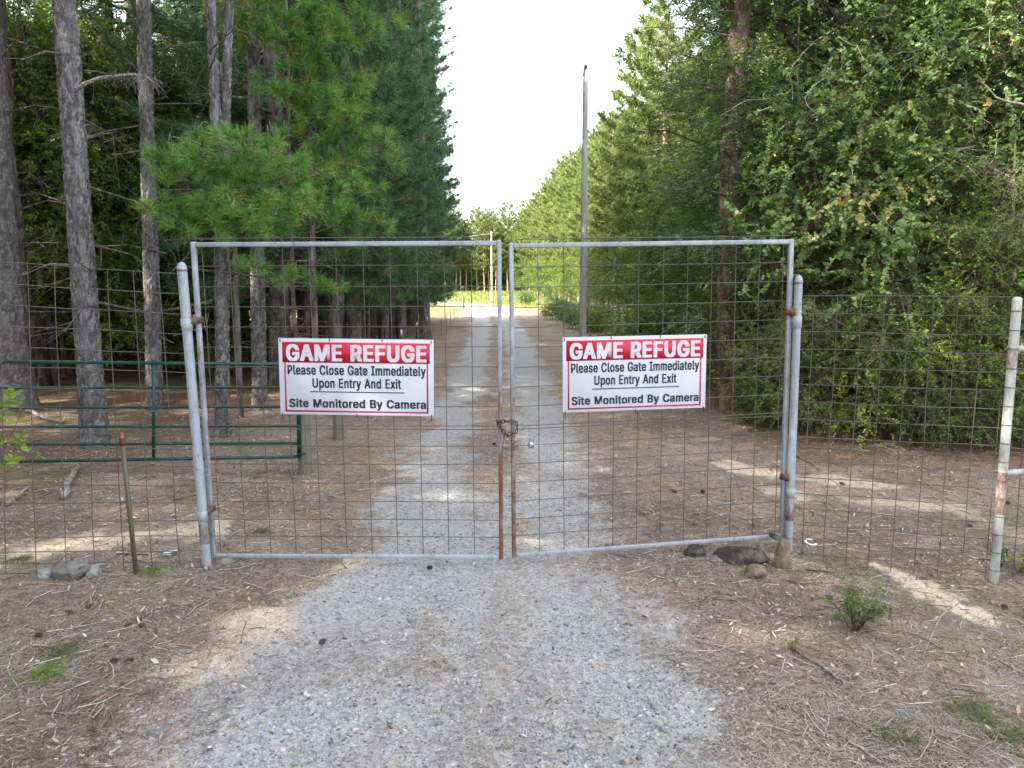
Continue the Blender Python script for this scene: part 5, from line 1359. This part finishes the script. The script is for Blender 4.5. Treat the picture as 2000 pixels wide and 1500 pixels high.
def cone(label, u, v, s, seed):
    rg = np.random.RandomState(seed); p = gp(u, v); g = Geo(); n = 90
    i = np.arange(n); f = (i + .5) / n; th = i * 2.39996; z = (f - .5) * s * 1.5; r = s * .45 * np.sin(np.clip(f * 1.05, 0, 1) * np.pi) ** .6
    base = np.stack([r * .5 * np.cos(th), r * .5 * np.sin(th), z], 1); tip = np.stack([r * 1.15 * np.cos(th), r * 1.15 * np.sin(th), z + s * .12], 1)
    tv = np.stack([-np.sin(th), np.cos(th), np.zeros(n)], 1) * s * .10
    V = np.stack([base - tv * .5, tip - tv, tip + tv, base + tv * .5, base - tv * .5 - [0, 0, s * .06], tip - tv - [0, 0, s * .03], tip + tv - [0, 0, s * .03], base + tv * .5 - [0, 0, s * .06]], 1).reshape(-1, 3)
    F = (np.arange(n) * 8)[:, None, None] + np.array([[0, 1, 2, 3], [4, 7, 6, 5], [0, 4, 5, 1], [1, 5, 6, 2], [2, 6, 7, 3]])[None]
    g.add(V, F.reshape(-1, 4), rg.uniform(0, 1, len(V))); o = link("pinecone", g.mesh("pinecone", M['cone'])); o.location = (p[0], p[1], p[2] + s * .42); o.rotation_euler = (R(80), 0, R(rg.uniform(0, 360))); tag(o, label, "pinecone", "dark pinecones on the ground")
for k, (u, v, lb) in enumerate([(137, 1200, "dark pinecone left of the curved stick on the left bank"), (172, 1190, "dark pinecone right of the curved stick on the left bank"), (272, 1215, "pinecone below the leaning gate post"), (249, 1226, "reddish pinecone beside the one below the leaning post"), (279, 1226, "lowest pinecone of the three below the leaning post"),
                               (252, 1295, "pinecone on the lower left bank"), (75, 1245, "pinecone in the leaves near the left edge"), (222, 1295, "pinecone left of the one on the lower left bank"), (840, 1112, "small dark pinecone on the gravel just before the left gate leaf"), (629, 1258, "dark pinecone on the gravel of the left wheel track"),
                               (965, 869, "dark pinecone on the drive behind the padlocks"), (1317, 962, "pinecone on the drive edge behind the right gate leaf"), (1372, 963, "small pinecone right of that behind the gate"), (1645, 948, "pinecone on the sand behind the right fence"), (1895, 1030, "dark pinecone behind the right end of the fence"), (1968, 985, "pinecone right of the end post"), (1962, 1188, "pinecone in front of the right end post"), (1470, 1030, "orange-brown pinecone behind the right gate stile")]):
    cone(lb, u, v, .036 if v > 1000 else .045, k)

# ------------------------------------------------------------------ ground cover scatter (stuff)
rs = np.random.RandomState(99)
def in_view(x, y, margin=.25):
    return (np.abs(x) < .73 * y + margin)
def pebble_field():
    N_ = 240000
    y = 1.9 + (12.5 - 1.9) * rs.uniform(size=N_) ** 1.35; x = rs.uniform(-1, 1, N_) * (.76 * y + .2)
    g = masks(x, y)[0]
    dens = np.clip(.25 + .75 * vnoise(x * 2.1, y * 2.1, 77), 0, 1)
    k = rs.uniform(size=N_) < np.clip(g, 0, 1) * dens + .05; x, y, g = x[k], y[k], g[k]
    n = len(x); s = .0042 + .0062 * rs.uniform(size=n) ** 2 + (rs.uniform(size=n) < .03) * rs.uniform(.005, .013, n)
    oc = np.array([[1, 0, 0], [0, 1, 0], [-1, 0, 0], [0, -1, 0], [0, 0, 1.], [.6, .6, .55], [-.6, .6, .55], [-.6, -.6, .55], [.6, -.6, .55]])
    F0 = np.array([[0, 5, 8], [0, 1, 5], [1, 6, 5], [1, 2, 6], [2, 7, 6], [2, 3, 7], [3, 8, 7], [3, 0, 8], [4, 8, 5], [4, 5, 6], [4, 6, 7], [4, 7, 8]])[:, [0, 2, 1]]
    V = oc[None] * (1 + rs.uniform(-.28, .28, (n, 9, 3))); sc_ = np.stack([s * rs.uniform(.8, 1.7, n), s * rs.uniform(.7, 1.2, n), s * rs.uniform(.4, .9, n)], 1)
    V = V * sc_[:, None]; a = rs.uniform(0, 6.28, n); ca, sa = np.cos(a)[:, None], np.sin(a)[:, None]
    V = np.stack([V[..., 0] * ca - V[..., 1] * sa, V[..., 0] * sa + V[..., 1] * ca, V[..., 2]], -1)
    V = V + np.stack([x, y, gz(x, y) - s * .1], 1)[:, None]
    F = (np.arange(n) * 9)[:, None, None] + F0[None]
    t = np.repeat(np.clip(rs.normal(.48, .26, n), 0, .95) + (rs.uniform(size=n) < .015) * 1.0, 9)
    me = fast_mesh("gravel", V.reshape(-1, 3), F.reshape(-1, 3), np.clip(t, 0, 1), False, mat=M['pebbles'])
    tag(link("gravel", me), "loose grey gravel on the wheel tracks of the drive", "gravel", kind="stuff"); return n
np_ = pebble_field()
def needle_litter():
    N_ = 200000
    y = 1.9 + (13 - 1.9) * rs.uniform(size=N_) ** 1.3; x = rs.uniform(-1, 1, N_) * (.76 * y + .2)
    g, s, gr, fo, gs = masks(x, y)
    k = rs.uniform(size=N_) < np.clip(1 - .84 * g - .6 * s, .05, 1); x, y = x[k], y[k]; n = len(x)
    a = rs.uniform(0, 6.28, n) + .6 * vnoise(x * 1.3, y * 1.3, 15); L_ = rs.uniform(.035, .11, n); w = rs.uniform(.0007, .0014, n)
    d = np.stack([np.cos(a), np.sin(a), rs.normal(size=n) * .10], 1); sd = np.stack([-np.sin(a), np.cos(a), rs.normal(size=n) * .3], 1)
    z = gz(x, y) + .004 + rs.uniform(0, .012, n); c = np.stack([x, y, z], 1); cv = sd * (L_ * rs.normal(size=n) * .12)[:, None]
    p0, p1, p2 = c - d * L_[:, None] / 2, c + cv + [0, 0, .004], c + d * L_[:, None] / 2
    wv = sd * w[:, None]
    V = np.stack([p0 - wv, p0 + wv, p1 + wv, p1 - wv, p2 + wv, p2 - wv], 1).reshape(-1, 3); b = (np.arange(n) * 6)[:, None]
    F = np.concatenate([b + np.array([[0, 1, 2, 3]]), b + np.array([[3, 2, 4, 5]])]); t = np.repeat(np.clip(rs.normal(.46, .27, n) + 1.3 * (fbm(x * .9, y * .9, 71, 3) - .5), 0, 1), 6)
    tag(link("pine_litter", fast_mesh("pine_litter", V, F, t, False, mat=M['litter'])), "carpet of fallen brown pine needles on both banks", "pine litter", kind="stuff")
needle_litter()
def leaf_litter():
    N_ = 75000
    y = 1.9 + (16 - 1.9) * rs.uniform(size=N_) ** 1.15; x = rs.uniform(-1, 1, N_) * (.76 * y + .2)
    g, s, gr, fo, gs = masks(x, y)
    dn = smooth(.35, .7, fbm(x * .8, y * .8, 61, 3)) * (.35 + .65 * smooth(1.4, 2.6, np.abs(x)))
    k = rs.uniform(size=N_) < np.clip((dn + .22) * (1 - .93 * g) * (1 - .75 * s) + .5 * fo, .01, 1); x, y = x[k], y[k]; n = len(x)
    a = rs.uniform(0, 6.28, n); L_ = .012 + .048 * rs.uniform(size=n) ** 2.4; w = L_ * rs.uniform(.18, .5, n)
    tl = rs.normal(size=(n, 2)) * .35
    d = nrm(np.stack([np.cos(a), np.sin(a), tl[:, 0]], 1)); sd = nrm(np.stack([-np.sin(a), np.cos(a), tl[:, 1]], 1))
    c = np.stack([x, y, gz(x, y) + .008 + rs.uniform(0, .012, n)], 1); l = L_[:, None]; ww = w[:, None]; cu = (rs.uniform(-.25, .5, n) * L_)[:, None] * np.array([0, 0, 1])
    V = np.stack([c - d * l / 2, c + sd * ww / 2 + cu * .5, c + d * l / 2 + cu, c - sd * ww / 2 + cu * .6], 1).reshape(-1, 3)
    F = (np.arange(n) * 4)[:, None] + np.array([[0, 1, 2, 3]]); t = np.repeat(np.clip(rs.normal(.5, .24, n), 0, .97) + (rs.uniform(size=n) < .03), 4)
    tag(link("leaf_litter", fast_mesh("leaf_litter", V, F, np.clip(t, 0, 1), False, mat=M['deadleaf'])), "scattered dry curled leaves on the banks and forest floor", "fallen leaves", kind="stuff")
leaf_litter()
def twig_litter():
    n = 4200; y = 2 + 12 * rs.uniform(size=n); x = rs.uniform(-1, 1, n) * (.76 * y + .2); g = masks(x, y)[0]; k = g < .25; x, y = x[k], y[k]; n = len(x)
    a = rs.uniform(0, 6.28, n); L_ = rs.uniform(.05, .28, n)[:, None]; c = np.stack([x, y, gz(x, y) + .012], 1); d = np.stack([np.cos(a), np.sin(a), rs.normal(size=n) * .06], 1); m = c + np.stack([-np.sin(a), np.cos(a), 0 * a], 1) * L_ * rs.normal(size=(n, 1)) * .1
    V, F = segs(np.concatenate([c - d * L_ / 2, m]), np.concatenate([m, c + d * L_ / 2]), .0035, .0025, 4); g_ = Geo(); g_.add(V, F, np.repeat(np.tile(rs.uniform(0, 1, n), 2), 8))
    tag(link("twig_litter", g_.mesh("twig_litter", M['deadleaf'])), "small broken twigs scattered through the litter", "twigs", kind="stuff")
twig_litter()
def ground_greens():
    n = 9000; y = 2 + 16 * rs.uniform(size=n); x = rs.uniform(-1, 1, n) * (.76 * y + .2); g, s, gr, fo, gs = masks(x, y); k = rs.uniform(size=n) < gr * (1 - g) * 1.2 + .05 * fo; x, y = x[k], y[k]; n = len(x)
    O = np.stack([x, y, gz(x, y)], 1); V, Q, T, t = tufts(O, nrm(rand_dirs(n, rs, .8, 2.5)), 7, .05, .003, .8, rs, rs.uniform(.1, .8, n), bend=.2)
    g_ = Geo(); g_.add(V, Q, t); g_.T.append(T); tag(link("ground_cover", g_.mesh("ground_cover", M['weed'])), "sparse low green sprouts among the litter", "ground cover", kind="stuff")
ground_greens()
def meadow():
    n = 60000; y = 60 + 80 * rs.uniform(size=n) ** .8; x = rs.uniform(-34, 24, n); g, s, gr, fo, gs = masks(x, y); k = (rs.uniform(size=n) < gs) & (in_view(x, y)); x, y = x[k], y[k]; n = len(x)
    a = rs.uniform(0, 6.28, n); hgt = rs.uniform(.12, .4, n) * smooth(60, 95, y) + .06; w = rs.uniform(.02, .05, n)
    c = np.stack([x, y, ground_h(x, y)], 1); s_ = np.stack([np.cos(a), np.sin(a), 0 * a], 1) * w[:, None]; tp_ = c + np.stack([rs.normal(size=n) * .08, rs.normal(size=n) * .08, hgt], 1)
    V = np.stack([c - s_, c + s_, tp_], 1).reshape(-1, 3); F = (np.arange(n) * 3)[:, None] + np.array([[0, 1, 2]])
    tag(link("meadow_grass", fast_mesh("meadow_grass", V, F, np.repeat(rs.uniform(0, 1, n), 3), False, mat=M['grass'])), "sunlit yellow-green grass of the meadow beyond the bend", "grass", kind="stuff")
meadow()
tris = sum(len(m.loops) - 2 * len(m.polygons) for m in bpy.data.meshes)
print("TRIS", tris, "PEBBLES", np_)
